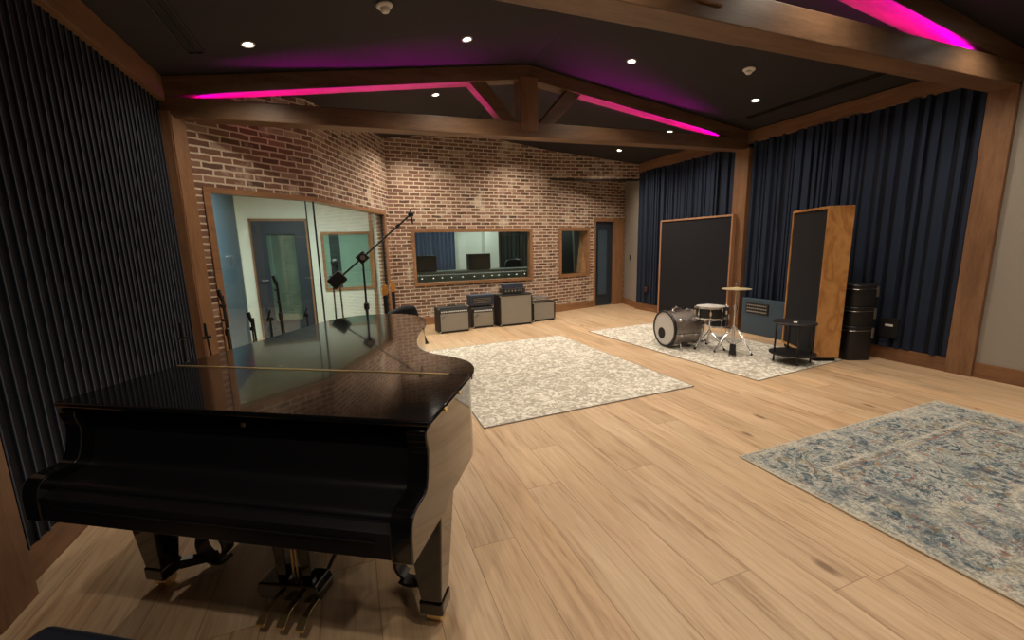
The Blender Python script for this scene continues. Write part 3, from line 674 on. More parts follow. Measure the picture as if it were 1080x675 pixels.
# outline in (u, v): u towards the bass side; local x = -u, local y = v
curve = [(.0, .50), (.008, .56), (.035, .64), (.09, .72), (.187, .785), (.326, .853), (.432, .965), (.517, 1.14), (.590, 1.37), (.665, 1.64), (.735, 1.83), (.878, 2.01), (1.046, 2.095), (1.22, 2.085), (1.37, 2.02), (1.475, 1.88), (1.515, 1.72)]
cs = catmull(curve, 5)
def to_l(p): return (-p[0], p[1])
def inset(poly, d):
    n = len(poly); out = []
    for i in range(n):
        a, b, c = Vector(poly[i - 1]), Vector(poly[i]), Vector(poly[(i + 1) % n])
        e1 = (b - a).normalized(); e2 = (c - b).normalized(); nrm = Vector((-(e1.y + e2.y), e1.x + e2.x))
        if nrm.length < 1e-6: nrm = Vector((-e1.y, e1.x))
        nrm.normalize(); k = max(.35, nrm.dot(Vector((-e1.y, e1.x)))); out.append(tuple(b + nrm * d / k))
    return out
full = [(0, 0)] + cs + [(1.505, .5), (1.498, 0)]
full = [to_l(p) for p in full]
area2 = sum(full[i][0] * full[(i + 1) % len(full)][1] - full[(i + 1) % len(full)][0] * full[i][1] for i in range(len(full)))
if area2 < 0: full = full[::-1]
HV = .495
back = [to_l(p) for p in cs + [(1.505, HV + .004), (.0, HV + .004)]]
LZ0, LZ1 = .940, .962
def lid_piece(poly, name):
    return MB().prism(poly, LZ0, LZ1).build(name, M['black_lacquer'], piano, bevel=.009, seg=3, smooth=True)
lid_piece(back, 'lid')
front = [to_l(p) for p in [(0, 0), (1.498, 0), (1.505, HV - .003), (.0, HV - .003)]]
lid_piece(front, 'front_lid')
MB().box(-1.49, -.105, HV - .006, HV + .007, LZ1 - .002, LZ1 + .0025).build('lid_hinge', M['brass'], piano)
rim = inset(full, .018)
# case: the part behind the key well
rimv = [p for p in rim if p[1] > .12]
case = inset([to_l(p) for p in [(0.0, .12)] + cs + [(1.51, .12)]][::-1] if area2 < 0 else [to_l(p) for p in [(0.0, .12)] + cs + [(1.51, .12)]], .018)
MB().prism(case, .575, LZ0 + .001).build('case', M['black_lacquer'], piano, bevel=.006, smooth=True)
chk = [(.16, .94), (.018, .935), (.004, .90), (.014, .86), (.004, .80), (-.008, .76), (-.028, .737), (-.085, .733), (-.122, .725), (-.142, .70), (-.150, .66), (-.150, .575), (.16, .56)]
chk = catmull(chk[:-2], 3) + chk[-2:]
for u0 in (.016, 1.412): MB().prism(chk, -u0 - .072, -u0, 'x').build('cheek', M['black_lacquer'], piano, bevel=.005, smooth=True)
fb = catmull([(.13, .90), (.075, .86), (.055, .80), (.040, .745), (.020, .712), (-.03, .700), (-.075, .694), (-.092, .684), (-.094, .668)], 4)
MB().prism(fb + [(.13, .66)], -1.412, -.088, 'x').build('fallboard', M['lacquer_soft'], piano, smooth=True)
MB().box(-.755, -.737, .064, .072, .875, .893).build('fallboard_knob', M['brass'], piano, bevel=.003)
q = MB(); q.prism([(-.108, .675), (-.136, .66), (-.140, .575), (.14, .575), (.14, .66), (-.10, .675)], -1.412, -.088, 'x'); q.build('key_slip', M['lacquer_soft'], piano, bevel=.003)
MB().box(-1.36, -.14, -.1435, -.139, .628, .633).build('key_slip_bead', M['black_satin'], piano)
MB().box(-1.40, -.10, .15, .25, .50, .576).box(-1.30, -.25, .8, .9, .50, .576).build('beam', M['black_satin'], piano)
# legs
def leg(u, v, flip):
    q = MB(); w0, w1 = .08, .042
    q.hexa([(-u - w1, v - w1, .09), (-u + w1, v - w1, .09), (-u + w1, v + w1, .09), (-u - w1, v + w1, .09)], [(-u - w0, v - w0, .575), (-u + w0, v - w0, .575), (-u + w0, v + w0, .575), (-u - w0, v + w0, .575)])
    q.hexa([(-u - w0 - .02, v - w0 - .02, .545), (-u + w0 + .0, v - w0 - .02, .545), (-u + w0 + .0, v + w0 + .02, .545), (-u - w0 - .02, v + w0 + .02, .545)], [(-u - w0 - .02, v - w0 - .02, .58), (-u + w0 + .0, v - w0 - .02, .58), (-u + w0 + .0, v + w0 + .02, .58), (-u - w0 - .02, v + w0 + .02, .58)])
    L_ = q.build('leg', M['black_lacquer'], piano, bevel=.006)
    q = MB(); q.box(-u - .050, -u + .050, v - .050, v + .050, .055, .115); q.build('foot_block', M['black_lacquer'], L_, bevel=.008)
    q = MB(); q.cyl((-u - .03, v, .028), (-u + .03, v, .028), .028, n=20); q.cyl((-u, v, .03), (-u, v, .06), .012); q.build('caster', M['brass'], L_, smooth=True)
    # scrolled bracket beside the foot
    s = 1 if flip else -1
    q = MB(); pts = []
    for k in range(26):
        a = -2.2 + k * .26; r = .085 - .0012 * k
        pts.append((-u - s * .155 + r * math.cos(a) * s, v + .13, .125 + r * math.sin(a)))
    n = len(pts); vs = []; fs = []
    for p in pts:
        for dx, dy in ((0, -.03), (0, .03)): vs.append((p[0] + dx, p[1] + dy, p[2]))
    c0 = Vector((-u - s * .155, v + .13, .125))
    for p in pts:
        d = (Vector(p) - c0).normalized() * .014
        for dy in (-.03, .03): vs.append((p[0] + d.x, p[1] + dy, p[2] + d.z))
    for i in range(n - 1):
        a, b = 2 * i, 2 * i + 2; o_ = 2 * n
        fs += [(a, a + 1, b + 1, b), (o_ + a, o_ + b, o_ + b + 1, o_ + a + 1), (a, b, o_ + b, o_ + a), (a + 1, o_ + a + 1, o_ + b + 1, b + 1)]
    fs += [(0, 2 * n, 2 * n + 1, 1), (2 * n - 2, 2 * n - 1, 4 * n - 1, 4 * n - 2)]
    q.add(vs, fs)
    q.hexa([(-u - s * .05, v + .03, .055), (-u - s * .14, v + .11, .042), (-u - s * .14, v + .15, .042), (-u - s * .05, v + .06, .055)], [(-u - s * .05, v + .03, .10), (-u - s * .14, v + .11, .072), (-u - s * .14, v + .15, .072), (-u - s * .05, v + .06, .10)])
    q.build('scroll_bracket', M['black_satin'], L_, smooth=True)
leg(.12, .235, True); leg(1.425, .22, False)
q = MB(); u, v = 1.12, 1.80
q.hexa([(-u - .05, v - .05, .09), (-u + .05, v - .05, .09), (-u + .05, v + .05, .09), (-u - .05, v + .05, .09)], [(-u - .08, v - .08, .575), (-u + .08, v - .08, .575), (-u + .08, v + .08, .575), (-u - .08, v + .08, .575)])
L_ = q.build('leg', M['black_lacquer'], piano, bevel=.006); MB().cyl((-u - .03, v, .028), (-u + .03, v, .028), .028, n=20).cyl((-u, v, .03), (-u, v, .092), .014).build('caster', M['brass'], L_, smooth=True)
# lyre
ly = MB()
for uu in (.79, .675):
    ly.hexa([(-uu - .022, .20, .10), (-uu + .022, .20, .10), (-uu + .022, .235, .10), (-uu - .022, .235, .10)], [(-uu - .042, .19, .575), (-uu + .034, .19, .575), (-uu + .034, .24, .575), (-uu - .042, .24, .575)])
ly.build('lyre', M['black_lacquer'], piano, bevel=.005)
LY = MB().prism([(-.885, .045), (-.90, .075), (-.89, .115), (-.62, .135), (-.60, .10), (-.61, .05)], .17, .28, 'y').build('pedal_box', M['black_lacquer'], piano, bevel=.008)
q = MB(); q.tube([(-.745, .215, .12), (-.745, .215, .57)], .004); q.tube([(-.725, .215, .12), (-.725, .215, .57)], .004); q.build('pedal_rod', M['brass'], piano)
q = MB(); q.tube([(-.63, .26, .11), (-.52, .75, .57)], .008); q.tube([(-.83, .26, .11), (-.86, .75, .57)], .008); q.build('lyre_brace', M['black_satin'], piano)
for uu in (.79, .70, .615):
    pts = catmull([(-uu, .18, .075), (-uu + .002, .12, .078), (-uu + .006, .075, .066), (-uu + .012, .045, .056)], 4)
    q = MB(); n = len(pts); vs = []; fs = []
    for i, p in enumerate(pts):
        w = .010 + .012 * (i / (n - 1)) ** 1.3 * (1 if i < n - 1 else .6)
        vs += [(p[0] - w, p[1], p[2]), (p[0] + w, p[1], p[2]), (p[0] + w * .8, p[1], p[2] - .012), (p[0] - w * .8, p[1], p[2] - .012)]
    for i in range(n - 1):
        a, b = 4 * i, 4 * i + 4
        fs += [(a + k, a + (k + 1) % 4, b + (k + 1) % 4, b + k) for k in range(4)]
    fs += [(0, 3, 2, 1), (4 * n - 4, 4 * n - 3, 4 * n - 2, 4 * n - 1)]
    q.add(vs, fs); q.build('pedal', M['brass'], piano, smooth=True, bevel=.002)
# prop latch on the lid edge
for uu, vv in ((-.002, .13), (-.002, .30)):
    MB().box(.0, .006, vv, vv + .018, .944, .956).build('lid_hook', M['brass'], piano)

# bench, only its corner is in view
bp = piano.location; R_ = Matrix.Rotation(math.radians(-31.15), 3, 'Z'); c = R_ @ Vector((-.61, -.635, 0)) + Vector((*PO, 0))
t = thing('piano_bench', 'dark blue black padded piano bench, rounded corner at the bottom left edge', 'bench', tuple(c), math.radians(-31.15))
MB().box(-.40, .40, -.18, .235, .42, .492).build('cushion', M['bench'], t, bevel=.03, seg=4, smooth=True)
MB().box(-.375, .375, -.16, .21, .35, .422).build('apron', M['black_lacquer'], t, bevel=.004)
for sx in (-1, 1):
    for sy in (-1, 1):
        x, y = sx * .345, .025 + sy * .155
        MB().hexa([(x - .018, y - .018, 0), (x + .018, y - .018, 0), (x + .018, y + .018, 0), (x - .018, y + .018, 0)], [(x - .028, y - .028, .36), (x + .028, y - .028, .36), (x + .028, y + .028, .36), (x - .028, y + .028, .36)]).build('leg', M['black_lacquer'], t, bevel=.004)

# ------------------------------------------------------------------ microphone stands
t = thing('boom_stand', 'tall black microphone boom stand, arm reaching up right across the booth glass', 'microphone stand', (.14, 4.75, 0))
MB().cyl((0, 0, .06), (0, 0, .95), .016, n=14).cyl((0, 0, .9), (0, 0, 1.40), .011, n=14).build('pole', M['black_satin'], t, smooth=True)
MB().lathe([(.016, .86), (.028, .87), (.028, .93), (.016, .94)], 16).build('clutch', M['black_satin'], t, smooth=True)
a0, a1, pv = Vector((-.285, 0, 1.14)), Vector((.50, 0, 1.80)), Vector((0, 0, 1.42))
dr = (a1 - a0).normalized()
MB().cyl(pv - dr * .37, pv + dr * .68, .010, n=12).build('boom_arm', M['black_satin'], t, smooth=True)
q = MB(); q.cyl(pv + Vector((0, -.035, 0)), pv + Vector((0, .035, 0)), .045, n=20); q.box(-.055, .05, -.028, .028, -.05, .05, Matrix.Translation(pv) @ Matrix.Rotation(-.70, 4, 'Y')); q.build('swivel_joint', M['black_satin'], t, bevel=.006)
MB().cyl(pv + Vector((0, -.036, 0)), pv + Vector((0, -.05, 0)), .026, n=8).build('joint_knob', M['steel'], t)
MB().box(-.10, .065, -.055, .055, -.065, .065, Matrix.Translation(pv - dr * .33) @ Matrix.Rotation(-.70, 4, 'Y')).build('counterweight', M['black_satin'], t, bevel=.015, seg=3)
q = MB(); e = pv + dr * .69; q.ball(e, .032, 14); q.cyl(e, e + Vector((.015, 0, -.10)), .010, n=10); q.cyl(e, e + Vector((-.005, 0, .06)), .007, n=8); q.build('mic_mount', M['black_satin'], t, smooth=True)
MB().cyl(pv + dr * .50 + Vector((0, 0, 0)) - dr * .02, pv + dr * .52, .019, n=12).build('arm_collar', M['black_satin'], t)
for k in range(3):
    a = k * 2 * PI / 3 + .5
    MB().tube([(0, 0, .16), (.34 * math.cos(a), .34 * math.sin(a), .015)], .012, 8).build('leg', M['black_satin'], t, smooth=True)

def mic_stand(x, y, h, label, lean=0.0, kind=0):
    t = thing('microphone_stand', label, 'microphone stand', (x, y, 0), random.uniform(0, 1), 'microphone stands behind the piano')
    MB().cyl((0, 0, .03), (0, 0, h * .62), .013, n=12).cyl((0, 0, h * .6), (lean, 0, h - .08), .008, n=10).build('pole', M['black_satin'], t, smooth=True)
    MB().lathe([(.013, h * .60), (.022, h * .61), (.022, h * .66), (.012, h * .67)], 14).build('clutch', M['black_satin'], t, smooth=True)
    if kind == 0:
        q = MB(); q.cyl((lean, -.02, h - .08), (lean, .02, h - .08), .022, n=14); q.tube([(lean - .03, 0, h - .1), (lean + .01, 0, h)], .010, 8); q.build('boom_clamp', M['black_satin'], t)
    elif kind == 1:
        q = MB(); q.cyl((lean, 0, h - .10), (lean - .02, 0, h), .014, .018, n=12); q.cyl((lean, -.025, h - .16), (lean, .025, h - .16), .02, n=12); q.build('boom_clamp', M['black_satin'], t); MB().cyl((lean, -.025, h - .30), (lean, .025, h - .30), .016, n=12).build('clamp_knob', M['black_satin'], t)
        MB().tube([(.02, .01, h * .45), (lean + .015, .01, h - .06)], .009, 8).build('folded_boom', M['black_satin'], t)
    else:
        q = MB(); q.cyl((lean, 0, h - .11), (lean, 0, h), .013, .010, n=12); q.cyl((lean - .03, 0, h - .13), (lean + .035, 0, h - .12), .012, n=10); q.build('mic_clip', M['black_satin'], t)
    for k in range(3):
        a = k * 2 * PI / 3
        MB().tube([(0, 0, .22), (.02 * math.cos(a), .02 * math.sin(a), .2), (.12 * math.cos(a), .12 * math.sin(a), .012)], .008, 8).build('leg', M['black_satin'], t, smooth=True)
mic_stand(-1.28, 4.0, .97, 'black microphone stand before the navy slats, leftmost behind the piano', 0, 2)
mic_stand(-1.20, 4.35, .90, 'short black microphone stand beside the wooden corner post', -.02, 2)
mic_stand(-1.17, 4.8, 1.155, 'tall black microphone stand in front of the narrow brick strip', -.01, 1)
mic_stand(-.925, 4.65, .935, 'black microphone stand before the blue booth door at the glass edge', 0, 1)
mic_stand(-.74, 4.5, .955, 'short black microphone stand before the glass, left of the tallest one', 0, 0)
mic_stand(-.765, 5.3, 1.245, 'tallest slim black microphone stand in front of the dark booth door', -.01, 1)
mic_stand(-.50, 5.3, .86, 'small black microphone stand before the right edge of the booth door', 0, 0)
# figure of a stand inside the booth
t = thing('booth_microphone', 'black microphone with round head on a two pole stand inside the booth', 'microphone', (-.20, 6.9, 0))
q = MB(); q.ball((0, 0, 1.32), .055, 16, (1, 1, 1.15)); q.cyl((0, 0, 1.12), (0, 0, 1.3), .055, .045, n=18); q.build('microphone_body', M['black_satin'], t, smooth=True)
MB().box(-.09, .09, -.04, .04, .98, 1.13).build('cradle', M['black_satin'], t, bevel=.01)
q = MB(); q.cyl((-.055, 0, .03), (-.045, 0, 1.0), .012, n=10); q.cyl((.055, 0, .03), (.045, 0, 1.0), .012, n=10); q.build('pole', M['black_satin'], t, smooth=True)
MB().lathe([(.0001, 0), (.16, 0), (.16, .02), (.0001, .03)], 24).build('round_base', M['black_satin'], t, smooth=True)

# guitars, gig bag and wedge behind the tail of the piano
for k, (x, y, lab) in enumerate(((.405, 5.62, 'electric guitar with amber headstock, left one of two behind the piano tail'), (.53, 6.02, 'electric guitar with amber headstock, right one of two behind the piano tail'))):
    t = thing('electric_guitar', lab, 'guitar', (x, y, .02), .25 * (1 if k else -1), 'two guitars behind the piano'); 
    body = catmull([(0, .02), (.12, .03), (.17, .12), (.12, .21), (.13, .31), (.08, .36), (.02, .31), (-.03, .33), (-.10, .37), (-.13, .30), (-.11, .21), (-.17, .12), (-.12, .03)], 4, True)
    MB().prism(body, -.022, .022, 'y').build('body', M['orange_wood'], t, bevel=.008, smooth=True)
    MB().box(-.024, .024, -.036, -.018, .30, .90).build('neck', M['black_satin'], t, bevel=.004)
    MB().prism([(-.024, .90), (.024, .90), (.040, .94), (.034, 1.02), (.0, 1.045), (-.03, 1.0), (-.04, .94)], -.034, -.016, 'y').build('headstock', M['orange_wood'], t, bevel=.003)
    q = MB()
    for j in range(3):
        for sx in (-1, 1): q.cyl((sx * .036, -.025, .935 + j * .028), (sx * .056, -.025, .935 + j * .028), .006, n=8)
    q.build('tuning_peg', M['chrome'], t)
t = thing('guitar_stand', 'low black guitar stand holding two guitars behind the piano tail', 'stand', (.45, 5.82, 0))
MB().tube([(-.22, 0, .012), (-.16, 0, .30), (.16, 0, .30), (.22, 0, .012)], .011, 8).tube([(-.2, 0, .10), (.2, 0, .10)], .01, 8).build('stand_frame', M['black_satin'], t, smooth=True)
t = thing('gig_bag', 'slumped black gig bag standing behind the end of the piano lid', 'bag', (.62, 5.45, 0))
MB().prism(catmull([(-.24, 0), (-.27, .3), (-.24, .66), (-.08, .76), (.07, .78), (.14, .73), (.18, .40), (.17, 0)], 4), -.10, .10, 'y').build('bag_body', M['black_fabric'], t, bevel=.03, seg=3, smooth=True)
MB().tube([(-.04, -.09, .62), (-.02, -.13, .76), (.05, -.13, .76), (.07, -.09, .62)], .010, 8).build('carry_strap', M['black_fabric'], t)
t = thing('floor_wedge', 'small black wedge on the floor just past the curved piano side', 'floor monitor', (.955, 6.72, 0), .2)
MB().prism([(-.10, 0), (.11, 0), (.085, .05), (.0, .26), (-.10, .26)], -.14, .14, 'y').build('cabinet', M['tolex'], t, bevel=.006)
MB().box(-.02, .02, -.148, -.142, .05, .09).build('corner_plate', M['steel'], t, bevel=.002)

# ------------------------------------------------------------------ guitar amplifiers along the brick wall
def squiggle(x, z, s):
    pts = [(x + s * a, -.0, z + s * b) for a, b in ((0, 0), (.3, .35), (.15, .2), (.4, .25), (.55, .5), (.5, .35), (.75, .5), (.9, .75), (.8, .6), (1.05, .72), (1.25, 1.0))]
    return pts
def combo(name, label, xa, ya, xb, yb, h, panel, depth=.26, logo=True, grip=True):
    L = math.hypot(xb - xa, yb - ya); t = thing(name, label, 'amplifier', (xa, ya, 0), math.atan2(yb - ya, xb - xa), 'guitar amplifiers under the control room window')
    b = .022
    sh = MB(); sh.box(0, L, .0, depth, .012, .012 + b); sh.box(0, b, 0, depth, .012 + b, h - b); sh.box(L - b, L, 0, depth, .012 + b, h - b); sh.box(0, L, 0.0 if not panel else .04, depth, h - b, h); sh.box(b, L - b, depth - .02, depth, .03, h - b)
    sh.build('cabinet', M['tolex'], t, bevel=.004)
    gt = h - b - (.075 if panel else 0)
    MB().box(b, L - b, .006, .02, .012 + b, gt).build('grille', M['grille'], t, bevel=.003)
    if panel:
        pn = MB(); pn.hexa([(b, .004, gt + .002), (L - b, .004, gt + .002), (L - b, .06, gt + .002), (b, .06, gt + .002)], [(b, .038, h - .012), (L - b, .038, h - .012), (L - b, .06, h - .012), (b, .06, h - .012)]); P_ = pn.build('control_panel', M['black_satin'], t, bevel=.002)
        n = int(L / .042)
        for i in range(n):
            x = b + .03 + i * (L - 2 * b - .06) / (n - 1); kz = gt + .03
            MB().cyl((x, .016, kz), (x, -.006, kz - .006), .011, .009, n=10).build('knob', M['white_plastic'], P_)
    for sx in (0, L - .03):
        pass
    q = MB()
    for sx in (.0, L - .024):
        for zz in (.012, h - .036): q.box(sx - .002, sx + .026, -.003 if not (panel and zz > .1) else .038, .03 if not (panel and zz > .1) else .06, zz, zz + .026)
    q.build('corner_guard', M['steel'], t, bevel=.002)
    if grip: MB().tube([(L * .36, depth * .5, h), (L * .38, depth * .5, h + .022), (L * .62, depth * .5, h + .022), (L * .64, depth * .5, h)], .009, 8).build('handle', M['rubber'], t, smooth=True)
    q = MB()
    for sx in (.04, L - .04):
        for yy in (.03, depth - .03): q.cyl((sx, yy, 0), (sx, yy, .013), .014, n=10)
    q.build('foot', M['rubber'], t)
    if logo:
        q = MB(); q.M = Matrix.Translation((0, .004, 0)); q.tube(squiggle(b + .025, gt - .085, .052), .0035, 6); o = q.build('logo_badge', M['black_satin'], t); o['label'] = 'small slanting dark script badge'
    return t
combo('guitar_amplifier', 'wide combo amplifier with tilted knob panel and silver grille, leftmost in the row', 1.40, 7.26, 1.96, 7.31, .45, True, .30)
combo('guitar_amplifier', 'smaller combo amplifier with silver grille under a dark blue amp head', 2.06, 7.45, 2.485, 7.46, .395, True, .26, True, False)
combo('guitar_amplifier', 'tallest speaker cabinet with plain silver grille, carrying a small black unit', 2.575, 7.385, 3.25, 7.41, .60, False, .32, False, False)
combo('guitar_amplifier', 'low combo amplifier with black border around silver grille, rightmost in the row', 3.33, 7.56, 3.845, 7.62, .40, False, .26, False, False)
t = thing('amp_head', 'dark blue amplifier head with black front resting on the smaller combo', 'amplifier head', (2.035, 7.50, .418), .02)
MB().box(0, .47, 0, .22, 0, .20).build('case', M['dark_blue_tolex'], t, bevel=.008)
MB().box(.05, .42, -.004, .004, .035, .16).build('front_panel', M['black_satin'], t)
q = MB()
for k in range(4): q.box(.06, .41, -.009, -.004, .05 + k * .028, .056 + k * .028)
q.build('vent_bars', M['steel'], t)
t = thing('effects_unit', 'small black and silver electronic unit on top of the tallest speaker cabinet', 'audio unit', (2.66, 7.45, .622), .03)
MB().box(0, .47, 0, .20, 0, .085).build('lower_case', M['monitor_grey'], t, bevel=.006); MB().box(.04, .44, .02, .19, .086, .165).build('upper_case', M['dark_blue_tolex'], t, bevel=.006)
q = MB()
for k in range(6): q.cyl((.06 + k * .065, 0, .045), (.06 + k * .065, -.014, .045), .013, n=12)
q.build('knob', M['chrome'], t)
q = MB(); q.tube([(.05, .05, .165), (.03, .0, .12), (.02, -.03, .05), (.0, -.02, .0)], .006, 6); q.build('cable', M['rubber'], t)
t = thing('cable_coil', 'loose pale cable coiled on top of the rightmost amplifier', 'cable', (3.55, 7.70, .424))
q = MB(); rnd = random.Random(3); pts = []
for k in range(60):
    a = k * .42; r = .13 + rnd.uniform(-.015, .015); pts.append((r * 1.2 * math.cos(a), r * .6 * math.sin(a) + .02, .012 + k * .0011 + rnd.uniform(0, .01)))
q.tube(pts, .0055, 6); q.build('cable_loops', plain('grey cable sheath', (.30, .28, .25), .5), t, smooth=True)

# ------------------------------------------------------------------ gobos
def gobo(label, p0, p1, th, h, side_mat, z0, group=None):
    """front face from p0 (left) to p1 (right), thick behind"""
    L = math.hypot(p1[0] - p0[0], p1[1] - p0[1]); t = thing('gobo', label, 'acoustic screen', (*p0, .013), math.atan2(p1[1] - p0[1], p1[0] - p0[0]))
    w = .028
    q = MB(); q.box(0, L, 0, th, h - w, h); q.box(0, L, 0, th, z0, z0 + w); q.box(0, w, 0, th, z0 + w, h - w); q.box(L - w, L, 0, th, z0 + w, h - w); q.build('frame', side_mat, t, bevel=.003)
    MB().box(w, L - w, .012, .03, z0 + w, h - w).build('fabric_panel', M['black_fabric'], t)
    MB().box(w, L - w, th - .03, th - .012, z0 + w, h - w).build('fabric_panel', M['black_fabric'], t)
    for x in (.03, L - .11): MB().box(x, x + .08, .02, th - .02, 0.0, z0 + .002).build('foot', M['rubber'], t, bevel=.004)
    return t
gobo('wide black fabric acoustic screen with thin wood frame beside the far post', (5.90, 7.00), (5.985, 5.35), .10, 1.92, M['gobo_wood'], .05)
gobo('tall narrow black acoustic screen with thick plywood side facing the camera', (5.665, 4.10), (5.25, 3.37), .275, 1.86, M['ply'], .045)

# stacked cases
def rr(w, d, r, n=5):
    out = []
    for cx, cy, a0 in ((w - r, d - r, 0), (-w + r, d - r, PI / 2), (-w + r, -d + r, PI), (w - r, -d + r, 3 * PI / 2)):
        for i in range(n + 1): a = a0 + i * PI / 2 / n; out.append((cx + r * math.cos(a), cy + r * math.sin(a)))
    return out
z = 0.0
for k, (h, lab) in enumerate(((.43, 'largest black moulded drum case at the bottom of the stack behind plywood screen'), (.24, 'black moulded drum case in the middle of the stack behind plywood screen'), (.27, 'black moulded drum case on top of the stack behind plywood screen'))):
    t = thing('drum_case', lab, 'equipment case', (5.865, 3.33, z), -.35, 'three stacked black cases')
    MB().prism(rr(.17, .16, .09), 0, h - .055).build('shell', M['black_satin'], t, bevel=.012, smooth=True)
    MB().prism(rr(.175, .165, .09), h - .055, h).build('case_lid', M['black_satin'], t, bevel=.012, smooth=True)
    MB().tube([(x, y, h - .055) for x, y in rr(.176, .166, .09)], .004, 6, True).build('rim_band', M['steel'], t)
    for sx in (-1, 1): MB().box(sx * .176 - .012, sx * .176 + .012, -.03, .03, h - .16, h - .03).build('latch', M['steel'], t, bevel=.004)
    q = MB(); q.box(.10, .13, -.171, -.160, h - .15, h - .02); q.build('strap_buckle', M['steel'], t, bevel=.003)
    z += h + .001

# ------------------------------------------------------------------ side table
t = thing('side_table', 'small black round side table with a lower shelf by the tall gobo', 'table', (5.0, 3.47, .013))
MB().lathe([(.0001, .478), (.225, .478), (.232, .485), (.232, .497), (.225, .503), (.0001, .503)], 40).build('table_top', M['black_satin'], t, smooth=True)
MB().lathe([(.0001, .105), (.245, .105), (.25, .112), (.25, .122), (.0001, .128)], 40).build('shelf', M['black_satin'], t, smooth=True)
for k in range(4):
    a = PI / 4 + k * PI / 2 + .1; x, y = .19 * math.cos(a), .19 * math.sin(a)
    MB().cyl((x * 1.04, y * 1.04, 0), (x, y, .48), .011, n=12).build('leg', M['black_satin'], t, smooth=True)
t = thing('note_card', 'small white card lying on the black side table', 'card', (4.95, 3.43, .5165), .6)
MB().box(-.045, .045, -.02, .02, 0, .004).build('paper', M['white_plastic'], t, bevel=.001)

# ------------------------------------------------------------------ drum kit
BX, BY, BR, BD = 4.17, 4.80, .262, .47
t = thing('bass_drum', 'silver sparkle bass drum with white head and round black port', 'drum', (BX, BY, .013), -.10)
A = Matrix.Translation((0, 0, BR)) @ Matrix.Rotation(PI / 2, 4, 'Y')
MB().lathe([(BR - .02, .02), (BR - .015, .02), (BR - .015, BD - .02), (BR - .02, BD - .02)], 48, A, True).build('shell', M['sparkle'], t, smooth=True)
for z0_ in (0, BD - .035): MB().lathe([(BR - .028, z0_), (BR - .003, z0_), (BR, z0_ + .006), (BR, z0_ + .034), (BR - .016, z0_ + .035), (BR - .028, z0_ + .03)], 48, A, True).build('hoop', M['black_satin'] if z0_ == 0 else M['chrome'], t, smooth=True)
MB().lathe([(.0001, .008), (BR - .026, .008), (BR - .026, .016), (.0001, .016)], 48, A).build('front_head', M['skin'], t, smooth=True)
MB().lathe([(.0001, BD - .016), (BR - .026, BD - .016), (BR - .026, BD - .010), (.0001, BD - .010)], 48, A).build('batter_head', M['skin'], t, smooth=True)
MB().lathe([(.0001, .004), (.078, .004), (.083, .006), (.083, .0085)], 28, A @ Matrix.Translation((.075, .055, 0))).build('port_hole', M['rubber'], t)
for k in range(8):
    a = k * PI / 4 + .2; yy, zz = math.cos(a), math.sin(a)
    P = lambda r, x: (x, r * yy, BR + r * zz)
    L_ = MB().cyl(P(BR + .004, .02), P(BR + .004, BD - .02), .0055, n=8).ball(P(BR - .003, .12), .026, 10, (1.6, 1, 1)).ball(P(BR - .003, BD - .12), .026, 10, (1.6, 1, 1)).build('tension_lug', M['chrome'], t, smooth=True)
for sy in (-1, 1): MB().tube([(.12, sy * BR * .80, .11), (.06, sy * (BR + .08), .0)], .008, 8).build('spur', M['chrome'], t)
MB().box(.15, .26, -.035, .035, 2 * BR - .015, 2 * BR + .03).cyl((.2, 0, 2 * BR + .02), (.2, 0, 2 * BR + .055), .016).build('tom_bracket', M['chrome'], t, bevel=.006)

def tripod(t, h0, r, feet, name='leg', double=False, a0=.3, mat=None):
    for k in range(3):
        a = a0 + k * 2 * PI / 3; c, s = math.cos(a), math.sin(a)
        q = MB()
        offs = ((-.012, .012) if double else (0,))
        for o_ in offs: q.tube([(c * .015 - s * o_, s * .015 + c * o_, h0), (c * r * .5 - s * o_, s * r * .5 + c * o_, h0 * .62), (c * r - s * o_, s * r + c * o_, .012)], .0085, 8)
        q.tube([(0, 0, h0 * .25), (c * r * .55, s * r * .55, h0 * .56)], .005, 6)
        L_ = q.build(name, M['chrome'], t, smooth=True)
        MB().cyl((c * (r - .012), s * (r - .012), .024), (c * (r + .012), s * (r + .012), .0), .014, .016, n=12).build('rubber_foot', M['rubber'], L_)
SX, SY = 4.66, 4.44
t = thing('snare_stand', 'chrome tripod stand under the snare drum', 'drum stand', (SX, SY, .013))
MB().cyl((0, 0, .05), (0, 0, .40), .012, n=12).lathe([(.012, .22), (.02, .225), (.02, .26), (.012, .265)], 14).build('pole', M['chrome'], t, smooth=True)
q = MB()
for k in range(3): a = .8 + k * 2 * PI / 3; q.tube([(0, 0, .38), (.10 * math.cos(a), .10 * math.sin(a), .41), (.19 * math.cos(a), .19 * math.sin(a), .425), (.205 * math.cos(a), .205 * math.sin(a), .46)], .006, 8)
q.build('basket', M['chrome'], t, smooth=True)
tripod(t, .24, .215, None, a0=.9)
